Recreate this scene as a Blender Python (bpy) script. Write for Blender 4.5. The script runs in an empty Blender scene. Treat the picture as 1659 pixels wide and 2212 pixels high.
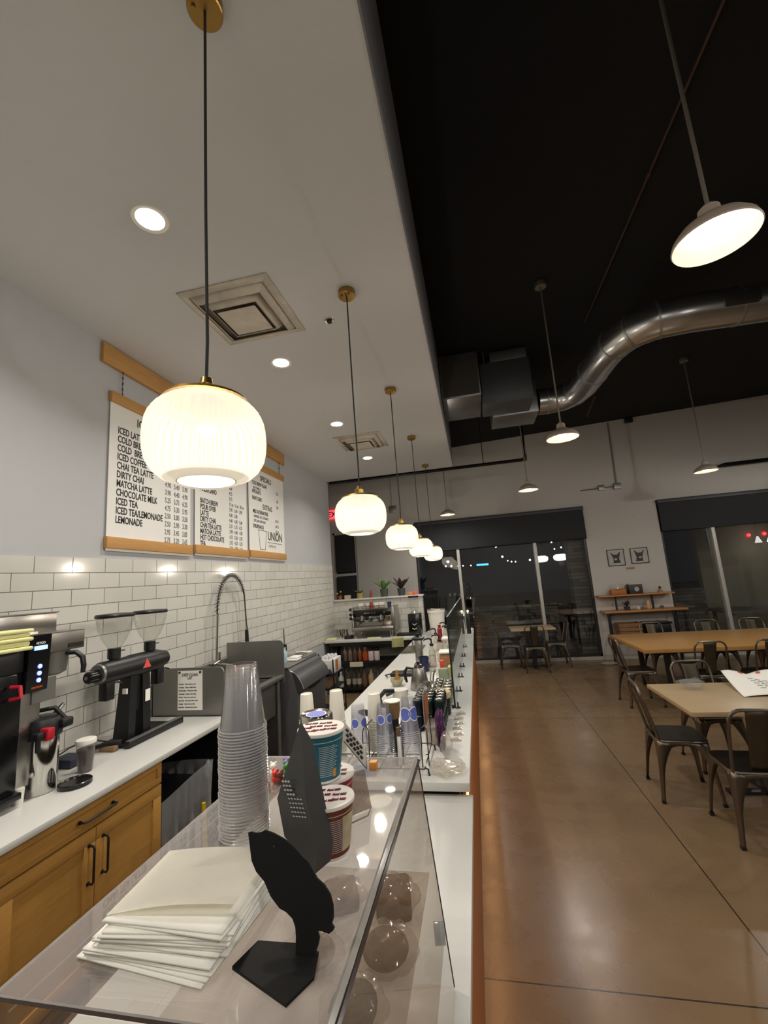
import bpy, bmesh, math, random
from math import sin, cos, pi, radians
from mathutils import Vector, Matrix, Euler

SC = bpy.context.scene
COL = SC.collection
random.seed(7)

# ------------------------------------------------------------------ camera, world, exposure, light
R3 = [[0.9755535884, 0.2076119241, -0.0720589000],
      [-0.1036733911, 0.1456616804, -0.9838874442],
      [-0.1937705449, 0.9673055173, 0.1636246072]]      # rows: right, down, forward
cam_data = bpy.data.cameras.new('camera')
cam_data.sensor_fit = 'VERTICAL'
cam_data.sensor_height = 24.0
cam_data.lens = 24.0 * 918.1 / 2212.0
cam_data.clip_start = 0.02
cam_data.clip_end = 200
cam = bpy.data.objects.new('camera', cam_data)
COL.objects.link(cam)
cam.matrix_world = Matrix([[R3[0][0], -R3[1][0], -R3[2][0], 0.0],
                           [R3[0][1], -R3[1][1], -R3[2][1], 0.0],
                           [R3[0][2], -R3[1][2], -R3[2][2], 1.88],
                           [0, 0, 0, 1]])
SC.camera = cam

world = bpy.data.worlds.new('night')
SC.world = world
world.use_nodes = True
world.node_tree.nodes['Background'].inputs[0].default_value = (0.006, 0.007, 0.010, 1)
world.node_tree.nodes['Background'].inputs[1].default_value = 0.5

SC.view_settings.view_transform = 'Standard'
SC.view_settings.look = 'None'
SC.view_settings.exposure = 0.33
SC.view_settings.gamma = 1.0
SC.view_settings.use_curve_mapping = False
SC.cycles.transparent_max_bounces = 100
SC.cycles.max_bounces = 10
SC.cycles.diffuse_bounces = 4
SC.cycles.glossy_bounces = 4
SC.cycles.transmission_bounces = 6
SC.cycles.sample_clamp_indirect = 4.0
SC.cycles.caustics_reflective = False
SC.cycles.caustics_refractive = False

P_RECESSED = 14.0      # each recessed downlight, W
P_PENDANT = 200.0        # bulb inside each ribbed glass pendant, W
E_PENDANT = 0.46       # glow of the opal glass itself
P_BARN = 46.0           # bulb in each barn shade, W
WARM = (1.0, 0.93, 0.84)
NEUTRAL = (1.0, 0.95, 0.89)

def lamp(name, kind, loc, power, color, size=0.05, parent=None, spot=None):
    d = bpy.data.lights.new(name, kind)
    d.energy = power
    d.color = color
    if kind == 'AREA':
        d.shape = 'DISK'
        d.size = size
        d.spread = radians(130)
    else:
        d.shadow_soft_size = size
    if spot:
        d.spot_size = radians(spot)
        d.spot_blend = 0.6
    o = bpy.data.objects.new(name, d)
    COL.objects.link(o)
    o.location = loc
    if parent:
        o.parent = parent
    return o

# ------------------------------------------------------------------ helpers
def rgb(h):
    h = h.lstrip('#')
    c = [int(h[i:i + 2], 16) / 255 for i in (0, 2, 4)]
    return tuple(x / 12.92 if x <= 0.04045 else ((x + 0.055) / 1.055) ** 2.4 for x in c)

MATS = {}
def mat(name, color='#808080', rough=0.5, metal=0.0, var=0.08, scale=12.0, emit=None, estr=0.0,
        bump=0.0, coat=0.0, spec=0.5, stretch=None):
    """principled surface whose colour and gloss wander a little with a noise pattern"""
    if name in MATS:
        return MATS[name]
    m = bpy.data.materials.new(name)
    m.use_nodes = True
    nt = m.node_tree
    b = nt.nodes['Principled BSDF']
    c = rgb(color) if isinstance(color, str) else color
    b.inputs['Roughness'].default_value = rough
    b.inputs['Metallic'].default_value = metal
    b.inputs['Coat Weight'].default_value = coat
    b.inputs['Specular IOR Level'].default_value = spec
    tc = nt.nodes.new('ShaderNodeTexCoord')
    no = nt.nodes.new('ShaderNodeTexNoise')
    no.inputs['Scale'].default_value = scale
    no.inputs['Detail'].default_value = 4
    src = tc.outputs['Object']
    if stretch:
        mp = nt.nodes.new('ShaderNodeMapping')
        mp.inputs['Scale'].default_value = stretch
        nt.links.new(src, mp.inputs['Vector'])
        src = mp.outputs['Vector']
    nt.links.new(src, no.inputs['Vector'])
    mix = nt.nodes.new('ShaderNodeMix')
    mix.data_type = 'RGBA'
    nt.links.new(no.outputs['Fac'], mix.inputs['Factor'])
    mix.inputs['A'].default_value = tuple(max(0, x * (1 - var)) for x in c) + (1,)
    mix.inputs['B'].default_value = tuple(min(1, x * (1 + var)) for x in c) + (1,)
    nt.links.new(mix.outputs['Result'], b.inputs['Base Color'])
    if bump:
        bp = nt.nodes.new('ShaderNodeBump')
        bp.inputs['Strength'].default_value = bump
        bp.inputs['Distance'].default_value = 0.01
        nt.links.new(no.outputs['Fac'], bp.inputs['Height'])
        nt.links.new(bp.outputs['Normal'], b.inputs['Normal'])
    if emit:
        b.inputs['Emission Color'].default_value = (rgb(emit) if isinstance(emit, str) else emit) + (1,)
        b.inputs['Emission Strength'].default_value = estr
    MATS[name] = m
    return m

def clear_mat(name, tint=(1, 1, 1), ior=1.45, haze=0.0, haze_col=(0.8, 0.8, 0.8), rough=0.03, gain=1.0):
    """thin clear sheet: passes light straight through, mirrors by fresnel, a little milky if asked"""
    if name in MATS:
        return MATS[name]
    m = bpy.data.materials.new(name)
    m.use_nodes = True
    nt = m.node_tree
    nt.nodes.clear()
    out = nt.nodes.new('ShaderNodeOutputMaterial')
    tr = nt.nodes.new('ShaderNodeBsdfTransparent')
    tr.inputs[0].default_value = tuple(tint) + (1,)
    gl = nt.nodes.new('ShaderNodeBsdfGlossy')
    gl.inputs['Roughness'].default_value = rough
    fr = nt.nodes.new('ShaderNodeFresnel')
    fr.inputs['IOR'].default_value = ior
    geo = nt.nodes.new('ShaderNodeNewGeometry')      # a thin sheet mirrors the same from its back
    ior_n = nt.nodes.new('ShaderNodeMath'); ior_n.operation = 'DIVIDE'
    ior_n.inputs[0].default_value = 1.0; ior_n.inputs[1].default_value = ior
    mixi = nt.nodes.new('ShaderNodeMix')
    nt.links.new(geo.outputs['Backfacing'], mixi.inputs['Factor'])
    mixi.inputs['A'].default_value = ior
    mixi.inputs['B'].default_value = 1.0 / ior
    nt.links.new(mixi.outputs['Result'], fr.inputs['IOR'])
    fac = fr.outputs[0]
    if gain != 1.0:
        mu = nt.nodes.new('ShaderNodeMath'); mu.operation = 'MULTIPLY'; mu.use_clamp = True
        mu.inputs[1].default_value = gain
        nt.links.new(fac, mu.inputs[0]); fac = mu.outputs[0]
    base = tr
    if haze:
        df = nt.nodes.new('ShaderNodeBsdfDiffuse')
        df.inputs[0].default_value = tuple(haze_col) + (1,)
        m0 = nt.nodes.new('ShaderNodeMixShader')
        m0.inputs[0].default_value = haze
        nt.links.new(tr.outputs[0], m0.inputs[1])
        nt.links.new(df.outputs[0], m0.inputs[2])
        base = m0
    mx = nt.nodes.new('ShaderNodeMixShader')
    nt.links.new(fac, mx.inputs[0])
    nt.links.new(base.outputs[0], mx.inputs[1])
    nt.links.new(gl.outputs[0], mx.inputs[2])
    nt.links.new(mx.outputs[0], out.inputs[0])
    MATS[name] = m
    return m

def glow(name, color, strength):
    if name in MATS:
        return MATS[name]
    m = bpy.data.materials.new(name)
    m.use_nodes = True
    b = m.node_tree.nodes['Principled BSDF']
    b.inputs['Base Color'].default_value = (0.8, 0.8, 0.8, 1)
    b.inputs['Emission Color'].default_value = (rgb(color) if isinstance(color, str) else tuple(color)) + (1,)
    b.inputs['Emission Strength'].default_value = strength
    MATS[name] = m
    return m

def wloc(o):
    v = Vector((0, 0, 0))
    while o is not None:
        v = v + Vector(o.location)
        o = o.parent
    return v

class MB:
    """collects shapes into one mesh, in world metres"""
    def __init__(s):
        s.bm = bmesh.new()
    def box(s, x0, x1, y0, y1, z0, z1, bev=0.0, rot=None, piv=None, seg=2):
        r = bmesh.ops.create_cube(s.bm, size=1.0)
        vs = r['verts']
        c = Vector(((x0 + x1) / 2, (y0 + y1) / 2, (z0 + z1) / 2))
        d = Vector((x1 - x0, y1 - y0, z1 - z0))
        for v in vs:
            v.co = Vector((v.co.x * d.x, v.co.y * d.y, v.co.z * d.z)) + c
        if bev:
            es = list({e for v in vs for e in v.link_edges})
            q = bmesh.ops.bevel(s.bm, geom=es, offset=bev, segments=seg, affect='EDGES', profile=0.5)
            vs = list({v for f in q['faces'] for v in f.verts} | {v for v in vs if v.is_valid})
        if rot is not None:
            pv = Vector(piv) if piv is not None else c
            M = Euler(rot).to_matrix()
            for v in vs:
                v.co = M @ (v.co - pv) + pv
        return s
    def lathe(s, prof, c=(0, 0, 0), n=24, rib=None, axis=None, start=None):
        """prof: (radius, height); axis turns z onto a direction; rib = (count, depth, z0, z1)"""
        c = Vector(c)
        M = Vector((0, 0, 1)).rotation_difference(Vector(axis)).to_matrix() if axis is not None else Matrix.Identity(3)
        rings = []
        for (r, z) in prof:
            if r < 1e-6:
                rings.append([s.bm.verts.new(c + M @ Vector((0, 0, z)))])
                continue
            ring = []
            for i in range(n):
                a = 2 * pi * i / n
                rr = r
                if rib and rib[2] <= z <= rib[3]:
                    w = min(1, (z - rib[2]) / 0.02, (rib[3] - z) / 0.02 + 0.15)
                    rr = r + rib[1] * w * cos(rib[0] * a)
                ring.append(s.bm.verts.new(c + M @ Vector((rr * cos(a), rr * sin(a), z))))
            rings.append(ring)
        for a, b in zip(rings, rings[1:]):
            if len(a) == 1 and len(b) == 1:
                continue
            for i in range(n):
                j = (i + 1) % n
                if len(a) == 1:
                    s.bm.faces.new((a[0], b[j], b[i]))
                elif len(b) == 1:
                    s.bm.faces.new((a[i], a[j], b[0]))
                else:
                    s.bm.faces.new((a[i], a[j], b[j], b[i]))
        return s
    def cyl(s, p0, p1, r0, r1=None, n=16):
        p0, p1 = Vector(p0), Vector(p1)
        r1 = r0 if r1 is None else r1
        L = (p1 - p0).length
        return s.lathe([(0, 0), (r0, 0), (r1, L), (0, L)], p0, n, axis=(p1 - p0))
    def tube(s, pts, r, n=8, closed=False):
        pts = [Vector(p) for p in pts]
        m = len(pts)
        rs = r if isinstance(r, (list, tuple)) else [r] * m
        up = None
        rings = []
        for i, p in enumerate(pts):
            a = pts[i - 1] if (i or closed) else pts[i]
            b = pts[(i + 1) % m] if (i < m - 1 or closed) else pts[i]
            t = (b - a).normalized()
            if up is None:
                up = Vector((0, 0, 1)) if abs(t.z) < 0.9 else Vector((1, 0, 0))
            u = (up - t * up.dot(t))
            if u.length < 1e-5:
                u = Vector((1, 0, 0)) - t * t.x
            u.normalize()
            up = u
            w = t.cross(u)
            rings.append([s.bm.verts.new(p + rs[i] * (cos(2 * pi * k / n) * u + sin(2 * pi * k / n) * w)) for k in range(n)])
        pairs = list(zip(rings, rings[1:])) + ([(rings[-1], rings[0])] if closed else [])
        for a, b in pairs:
            for k in range(n):
                s.bm.faces.new((a[k], a[(k + 1) % n], b[(k + 1) % n], b[k]))
        if not closed:
            s.bm.faces.new(rings[0][::-1])
            s.bm.faces.new(rings[-1])
        return s
    def sph(s, c, r, sc=(1, 1, 1), n=16, rot=None):
        q = bmesh.ops.create_uvsphere(s.bm, u_segments=n, v_segments=max(6, n // 2), radius=r)
        M = Euler(rot).to_matrix() if rot else Matrix.Identity(3)
        for v in q['verts']:
            v.co = M @ Vector((v.co.x * sc[0], v.co.y * sc[1], v.co.z * sc[2])) + Vector(c)
        return s
    def prism(s, pts, ext):
        """polygon pts pushed along the vector ext"""
        e = Vector(ext)
        a = [s.bm.verts.new(Vector(p)) for p in pts]
        b = [s.bm.verts.new(Vector(p) + e) for p in pts]
        n = len(pts)
        s.bm.faces.new(a[::-1])
        s.bm.faces.new(b)
        for i in range(n):
            j = (i + 1) % n
            s.bm.faces.new((a[i], a[j], b[j], b[i]))
        return s
    def grid(s, f, nu, nv, thick=None):
        """surface f(u,v), u,v in 0..1"""
        vs = [[s.bm.verts.new(Vector(f(i / nu, j / nv))) for j in range(nv + 1)] for i in range(nu + 1)]
        fs = []
        for i in range(nu):
            for j in range(nv):
                fs.append(s.bm.faces.new((vs[i][j], vs[i + 1][j], vs[i + 1][j + 1], vs[i][j + 1])))
        if thick:
            bmesh.ops.solidify(s.bm, geom=fs, thickness=thick)
        return s
    def quad(s, a, b, c, d):
        s.bm.faces.new([s.bm.verts.new(Vector(p)) for p in (a, b, c, d)])
        return s
    def xf(s, M):
        for v in s.bm.verts:
            v.co = M @ v.co
        return s
    def build(s, name, material, parent=None, angle=35, solid=0.0, fix=True):
        if fix:
            bmesh.ops.recalc_face_normals(s.bm, faces=s.bm.faces[:])
        off = wloc(parent) if parent is not None else Vector((0, 0, 0))
        for v in s.bm.verts:
            v.co -= off
        me = bpy.data.meshes.new(name)
        s.bm.to_mesh(me)
        s.bm.free()
        me.materials.append(material)
        me.polygons.foreach_set('use_smooth', [True] * len(me.polygons))
        me.set_sharp_from_angle(angle=radians(angle))
        o = bpy.data.objects.new(name, me)
        COL.objects.link(o)
        if parent is not None:
            o.parent = parent
        if solid:
            md = o.modifiers.new('wall', 'SOLIDIFY')
            md.thickness = solid
            md.offset = 0
        return o

def tag(o, label, cat, group=None):
    o['label'] = label
    o['category'] = cat
    if group:
        o['group'] = group
    return o

def thing(name, label, cat, loc=(0, 0, 0), group=None):
    o = bpy.data.objects.new(name, None)
    COL.objects.link(o)
    o.location = loc
    o.empty_display_size = 0.1
    return tag(o, label, cat, group)

def struct(o):
    o['kind'] = 'structure'
    return o

def kids(o):
    return [c for c in COL.objects if c.parent == o]

KIDS = {}
def dup(root, loc=None, rotz=None, label=None, group=None, rot=None):
    """copy of a thing with copies of its parts and sub-parts"""
    if root.name not in KIDS:
        KIDS[root.name] = [(c, kids(c)) for c in kids(root)]
    r = root.copy()
    COL.objects.link(r)
    if loc is not None:
        r.location = loc
    if rotz is not None:
        r.rotation_euler = (0, 0, rotz)
    if rot is not None:
        r.rotation_euler = rot
    if label:
        r['label'] = label
    if group:
        r['group'] = group
    for c, gs in KIDS[root.name]:
        d = c.copy()
        COL.objects.link(d)
        d.parent = r
        for g in gs:
            e = g.copy()
            COL.objects.link(e)
            e.parent = d
    return r

def text(name, body, size, loc, rot, material, parent=None, align='LEFT', bold=0.0, squash=1.0, line=1.0, shear=0.0):
    cu = bpy.data.curves.new(name, 'FONT')
    cu.body = body
    cu.size = size
    cu.align_x = align
    cu.offset = bold
    cu.space_line = line
    cu.extrude = 0.0006
    cu.shear = shear
    cu.resolution_u = 3
    cu.materials.append(material)
    tmp = bpy.data.objects.new('tmp_text', cu)
    COL.objects.link(tmp)
    me = bpy.data.meshes.new_from_object(tmp)
    bpy.data.objects.remove(tmp)
    bpy.data.curves.remove(cu)
    o = bpy.data.objects.new(name, me)
    COL.objects.link(o)
    o.location = Vector(loc) - (wloc(parent) if parent is not None else Vector((0, 0, 0)))
    o.rotation_euler = rot
    o.scale = (squash, 1, 1)
    if parent is not None:
        o.parent = parent
    return o

FACE_X = (pi / 2, 0, pi / 2)      # lettering that faces +x
FACE_Y = (pi / 2, 0, 0)           # lettering that faces the camera end, -y

# ------------------------------------------------------------------ common materials
M_BLACK = mat('black_plastic', '#121214', 0.42, var=0.15)
M_GLOSSBLACK = mat('gloss_black', '#0c0c0e', 0.2, var=0.1)
M_STEEL = mat('brushed_steel', '#a9a6a0', 0.28, 1.0, var=0.12, scale=4, stretch=(1, 1, 40))
M_DULLSTEEL = mat('dull_steel', '#8a8984', 0.4, 0.75, var=0.12, scale=6, stretch=(1, 40, 1))
M_CHROME = mat('chrome', '#c9c7c2', 0.12, 1.0, var=0.05)
M_BRASS = mat('aged_brass', '#a8874a', 0.3, 1.0, var=0.15)
M_WHITEPLASTIC = mat('white_plastic', '#e4e0d6', 0.4, var=0.03)
M_PAPER = mat('white_paper', '#eeebe2', 0.85, var=0.03)
M_INK = mat('dark_ink', '#2b2a2c', 0.7, var=0.05)
M_GREYINK = mat('grey_ink', '#6d6c70', 0.7, var=0.05)
M_QUARTZ = mat('white_quartz', '#cbcac4', 0.3, var=0.03, scale=60)
M_OAK = mat('honey_oak', '#b0813f', 0.42, var=0.16, scale=5, stretch=(1, 1, 14), bump=0.05)
M_PINE = mat('knotty_pine', '#b98a4e', 0.55, var=0.25, scale=5, stretch=(14, 1, 14), bump=0.05)
M_GLASS = clear_mat('clear_glass', (0.97, 0.98, 0.97))
M_RED = mat('red_plastic', '#b3182c', 0.35)
M_YELLOWCLOTH = mat('yellow_cloth', '#d8d79a', 0.9, var=0.12, bump=0.2, scale=60)

# ------------------------------------------------------------------ the room
def brick_mat(name, c1, c2, mortar, w, h, msize, axes, rough, shift=(0, 0), slope=0.0, bump=0.3, bias=0.0, freq=2):
    """running-bond pattern laid on two world axes"""
    m = mat(name, c1, rough)
    nt = m.node_tree
    b = nt.nodes['Principled BSDF']
    for l in list(b.inputs['Base Color'].links):
        nt.links.remove(l)
    geo = nt.nodes.new('ShaderNodeNewGeometry')
    sep = nt.nodes.new('ShaderNodeSeparateXYZ')
    nt.links.new(geo.outputs['Position'], sep.inputs[0])
    comb = nt.nodes.new('ShaderNodeCombineXYZ')
    for k, ax in enumerate(axes):
        ad = nt.nodes.new('ShaderNodeMath'); ad.operation = 'ADD'
        ad.inputs[1].default_value = shift[k]
        nt.links.new(sep.outputs[ax], ad.inputs[0])
        if k == 1 and slope:
            ml = nt.nodes.new('ShaderNodeMath'); ml.operation = 'MULTIPLY_ADD'
            ml.inputs[1].default_value = -slope
            nt.links.new(sep.outputs[axes[0]], ml.inputs[0])
            nt.links.new(ad.outputs[0], ml.inputs[2])
            nt.links.new(ml.outputs[0], comb.inputs[k])
        else:
            nt.links.new(ad.outputs[0], comb.inputs[k])
    br = nt.nodes.new('ShaderNodeTexBrick')
    br.offset_frequency = freq
    br.inputs['Color1'].default_value = rgb(c1) + (1,)
    br.inputs['Color2'].default_value = rgb(c2) + (1,)
    br.inputs['Mortar'].default_value = rgb(mortar) + (1,)
    br.inputs['Scale'].default_value = 1.0
    br.inputs['Mortar Size'].default_value = msize
    br.inputs['Mortar Smooth'].default_value = 0.2
    br.inputs['Bias'].default_value = bias
    br.inputs['Brick Width'].default_value = w
    br.inputs['Row Height'].default_value = h
    nt.links.new(comb.outputs[0], br.inputs['Vector'])
    nt.links.new(br.outputs['Color'], b.inputs['Base Color'])
    if bump:
        bp = nt.nodes.new('ShaderNodeBump')
        bp.inputs['Strength'].default_value = bump
        bp.inputs['Distance'].default_value = 0.004
        bp.invert = True
        nt.links.new(br.outputs['Fac'], bp.inputs['Height'])
        nt.links.new(bp.outputs['Normal'], b.inputs['Normal'])
        # grout is dull, the glaze is not
        mr = nt.nodes.new('ShaderNodeMapRange')
        mr.inputs['To Min'].default_value = rough
        mr.inputs['To Max'].default_value = 0.8
        nt.links.new(br.outputs['Fac'], mr.inputs['Value'])
        nt.links.new(mr.outputs[0], b.inputs['Roughness'])
    return m

M_TILE = brick_mat('white_subway_tile', '#cfcdc4', '#c8c6bd', '#67645f', 0.2735, 0.1165, 0.0028, (1, 2), 0.12,
                   shift=(-2.244 + 0.13675 + 0.2735 * 30, -1.958 + 17 * 0.1165), slope=0.0134)
M_TILE_BACK = brick_mat('white_subway_tile_facing', '#cfcdc4', '#c8c6bd', '#67645f', 0.2735, 0.1165, 0.0028, (0, 2), 0.12,
                        shift=(5.0, -1.958 + 17 * 0.1165))
M_WALL = mat('pale_wall_paint', '#b2b3b4', 0.75, var=0.02)
M_WALLFAR = mat('far_wall_paint', '#b3afa8', 0.8, var=0.03)
M_SOFFIT = mat('white_soffit_paint', '#d0cfcd', 0.8, var=0.02)
M_SOFFITSIDE = mat('charcoal_paint', '#7b7b7e', 0.8, var=0.05)
M_DARKCEIL = mat('black_ceiling_paint', '#09090b', 0.95, var=0.2)
M_STONE = brick_mat('stacked_stone', '#6d675f', '#3e3a36', '#1d1b19', 0.34, 0.075, 0.006, (0, 2), 0.85, bump=0.8, freq=3)
M_ASPHALT = mat('dark_asphalt', '#2a2a2a', 0.9, var=0.3)
M_BRONZE = mat('dark_bronze_frame', '#2f2d2b', 0.4, 0.4)
M_MULLION = mat('pale_aluminium', '#b9b6ad', 0.45, 0.2)
M_BLIND = mat('dark_screen_fabric', '#232325', 0.8, var=0.1)
M_PANE = clear_mat('window_glass', (0.93, 0.96, 0.97), 1.5, gain=2.3, rough=0.005)

# polished concrete: warm brown, mottled, sawn joints
m = mat('polished_concrete', '#705c44', 0.25, var=0.28, scale=1.6)
nt = m.node_tree
b = nt.nodes['Principled BSDF']
b.inputs['Specular IOR Level'].default_value = 0.55
old = b.inputs['Base Color'].links[0].from_socket
geo = nt.nodes.new('ShaderNodeNewGeometry')
sep = nt.nodes.new('ShaderNodeSeparateXYZ')
nt.links.new(geo.outputs['Position'], sep.inputs[0])
last = None
for ax, v in ((0, 1.175), (1, 2.37), (1, 6.15), (0, 4.95), (1, -1.4)):
    sb = nt.nodes.new('ShaderNodeMath'); sb.operation = 'SUBTRACT'; sb.inputs[1].default_value = v
    ab = nt.nodes.new('ShaderNodeMath'); ab.operation = 'ABSOLUTE'
    lt = nt.nodes.new('ShaderNodeMath'); lt.operation = 'LESS_THAN'; lt.inputs[1].default_value = 0.004
    nt.links.new(sep.outputs[ax], sb.inputs[0]); nt.links.new(sb.outputs[0], ab.inputs[0]); nt.links.new(ab.outputs[0], lt.inputs[0])
    if last is None:
        last = lt.outputs[0]
    else:
        mxn = nt.nodes.new('ShaderNodeMath'); mxn.operation = 'MAXIMUM'
        nt.links.new(last, mxn.inputs[0]); nt.links.new(lt.outputs[0], mxn.inputs[1]); last = mxn.outputs[0]
mx = nt.nodes.new('ShaderNodeMix'); mx.data_type = 'RGBA'
nt.links.new(last, mx.inputs['Factor'])
nt.links.new(old, mx.inputs['A'])
mx.inputs['B'].default_value = rgb('#2a221b') + (1,)
nt.links.new(mx.outputs['Result'], b.inputs['Base Color'])
n2 = nt.nodes.new('ShaderNodeTexNoise'); n2.inputs['Scale'].default_value = 5.0; n2.inputs['Detail'].default_value = 6
nt.links.new(geo.outputs['Position'], n2.inputs['Vector'])
mr = nt.nodes.new('ShaderNodeMapRange'); mr.inputs['To Min'].default_value = 0.17; mr.inputs['To Max'].default_value = 0.38
nt.links.new(n2.outputs['Fac'], mr.inputs['Value'])
nt.links.new(mr.outputs[0], b.inputs['Roughness'])
M_FLOOR = m

YF = 9.84                                            # the window wall
struct(MB().box(-5, 10, -4.2, YF + 0.15, -0.1, 0).build('floor', M_FLOOR))
struct(MB().prism([(-5, -4.2, 4.74), (10, -4.2, 5.28), (10, YF + 0.15, 5.28), (-5, YF + 0.15, 4.74)], (0, 0, 0.1)).build('ceiling', M_DARKCEIL))
struct(MB().box(-2.95, -2.79, -4.2, 8.2, 0, 4.0).build('wall_left', M_WALL))
struct(MB().prism([(-2.79, -4.2, 0.9), (-2.79, 8.2, 0.9), (-2.79, 8.2, 2.292), (-2.79, -4.2, 2.126)], (0.009, 0, 0)).build('wall_left_tile', M_TILE))
struct(MB().box(-2.95, -0.206, -4.2, 8.12, 4.0, 4.72).build('ceiling_soffit', M_SOFFIT))
struct(MB().box(-0.206, -0.196, -4.2, 8.13, 3.997, 4.9).box(-2.95, -0.206, 8.12, 8.13, 3.997, 4.72).build('trim_soffit', M_SOFFITSIDE))
struct(MB().box(-5, 10, -4.35, -4.2, 0, 5.3).build('wall_back', M_WALLFAR))
struct(MB().box(9.85, 10, -4.2, YF, 0, 5.3).build('wall_right', M_WALLFAR))
struct(MB().box(-5.15, -5, -4.2, YF, 0, 5.3).build('wall_hall', M_WALLFAR))
w = MB()
for x0, x1 in ((-5, -3.3), (-2.706, -1.3), (2.41, 3.87), (8.2, 10)):
    w.box(x0, x1, YF, YF + 0.15, 0, 5.3)
w.box(-3.3, -2.706, YF, YF + 0.15, 3.15, 5.3)
w.box(-1.3, 2.41, YF, YF + 0.15, 3.19, 5.3).box(-1.3, 2.41, YF, YF + 0.15, 0, 0.06)
w.box(3.87, 8.2, YF, YF + 0.15, 3.175, 5.3).box(3.87, 8.2, YF, YF + 0.15, 0, 0.06)
struct(w.build('wall_far', M_WALLFAR))
struct(MB().box(2.42, 3.86, YF - 0.015, YF, 0, 0.09).box(-1.3, 2.41, YF - 0.02, YF, 0, 0.065).build('baseboard_far', mat('pale_base', '#a39d92', 0.5)))
# half wall behind the espresso counter
struct(MB().box(-2.79, -1.02, 8.18, 8.31, 0, 1.58).build('wall_half', M_TILE_BACK))
struct(MB().box(-2.79, -1.0, 8.14, 8.34, 1.58, 1.612, 0.004).build('trim_ledge', M_QUARTZ))

def window(n, x0, x1, z1, mulls):
    fr = MB()
    fr.box(x0, x1, YF + 0.03, YF + 0.11, 0.06, 0.10).box(x0, x1, YF + 0.03, YF + 0.11, z1 - 0.05, z1)
    fr.box(x0, x0 + 0.045, YF + 0.03, YF + 0.11, 0.06, z1).box(x1 - 0.045, x1, YF + 0.03, YF + 0.11, 0.06, z1)
    root = struct(fr.build('window_%d' % n, M_BRONZE))
    xs = [x0 + 0.045] + mulls + [x1 - 0.045]
    for mx_ in mulls:
        struct(MB().box(mx_ - 0.032, mx_ + 0.032, YF - 0.03, YF + 0.11, 0.06, z1, 0.004).build('mullion', M_MULLION, root))
    for a, c in zip(xs, xs[1:]):
        struct(MB().box(a - 0.01, c + 0.01, YF + 0.066, YF + 0.072, 0.09, z1 - 0.04).build('window_pane', M_PANE, root))
    return root
window(1, -1.3, 2.41, 3.19, [-0.327, 1.346])
window(2, 3.87, 8.2, 3.175, [4.822, 6.6])
for (x0, x1, zb, zt, lab) in ((-1.27, 2.43, 2.513, 3.19, 'dark roller blind half lowered over the wide window behind the small cafe table'),
                              (3.88, 8.19, 2.52, 3.17, 'dark roller blind half lowered over the window right of the dog pictures')):
    t = thing('roller_blind', lab, 'blind', (x0, YF - 0.05, zb), 'roller blinds at the windows')
    MB().box(x0 + 0.01, x1 - 0.01, YF - 0.041, YF - 0.038, zb, zt - 0.06).build('blind_fabric', M_BLIND, t)
    MB().box(x0, x1, YF - 0.075, YF - 0.004, zt - 0.07, zt + 0.012, 0.012).build('cassette', mat('blind_cassette', '#2c2b2b', 0.5), t)
    MB().cyl((x0 + 0.01, YF - 0.04, zb), (x1 - 0.01, YF - 0.04, zb), 0.011).build('bottom_bar', M_BLACK, t)
# dark glazed door in the passage behind the half wall
d = struct(MB().box(-3.3, -3.25, YF + 0.03, YF + 0.1, 0, 3.15).box(-2.756, -2.706, YF + 0.03, YF + 0.1, 0, 3.15)
           .box(-3.3, -2.706, YF + 0.03, YF + 0.1, 3.1, 3.15).box(-3.3, -2.706, YF + 0.02, YF + 0.1, 2.1, 2.16).build('door_1', M_MULLION))
struct(MB().box(-3.25, -2.756, YF + 0.06, YF + 0.066, 0.02, 3.1).build('door_pane', M_PANE, d))
tag(MB().box(-3.24, -2.766, YF - 0.01, YF - 0.006, 0.02, 2.08).box(-3.24, -2.766, YF - 0.01, YF - 0.006, 2.2, 3.08).build('door_shade', M_BLIND),
    'dark shade covering the glazed door in the passage', 'blind')
# exit sign
t = thing('exit_sign', 'red lit exit sign on the wall above the passage door', 'sign', (-3.24, YF - 0.04, 3.5))
MB().box(-3.4, -3.06, YF - 0.06, YF, 3.5, 3.72, 0.008).build('housing', glow('exit_red', '#ff2340', 1.1), t)
text('lettering', 'EXIT', 0.19, (-3.375, YF - 0.063, 3.545), FACE_Y, mat('exit_letters', '#5a0512', 0.6), t, bold=0.004)

# ------------------------------------------------------------------ outside in the dark
struct(MB().box(-14, 30, YF + 0.16, 45, -0.12, -0.02).build('ground_outside', M_ASPHALT))
struct(MB().box(2.08, 2.50, 10.15, 10.5, -0.02, 3.3).build('pier_outside', M_STONE))
struct(MB().box(3.9, 5.0, 11.0, 11.5, -0.02, 1.25).build('wall_stone_outside', M_STONE))
struct(MB().box(6.0, 13.0, 13.2, 13.4, -0.02, 3.4).build('wall_neighbour_outside', mat('beige_stucco', '#9a8f78', 0.9)))
struct(MB().box(-0.5, 2.0, 12.0, 12.3, -0.02, 1.05).build('wall_low_outside', M_STONE))
lamp('patio_light', 'POINT', (7.28, 12.6, 2.15), 2.2, WARM, 0.06)
lamp('patio_light', 'POINT', (2.06, 11.0, 2.04), 1.4, NEUTRAL, 0.06)  # added light without a lantern of its own, set at the stand-in oval
M_BULB = glow('far_bulb', '#fff6e6', 9.0)
k = 0
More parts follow.
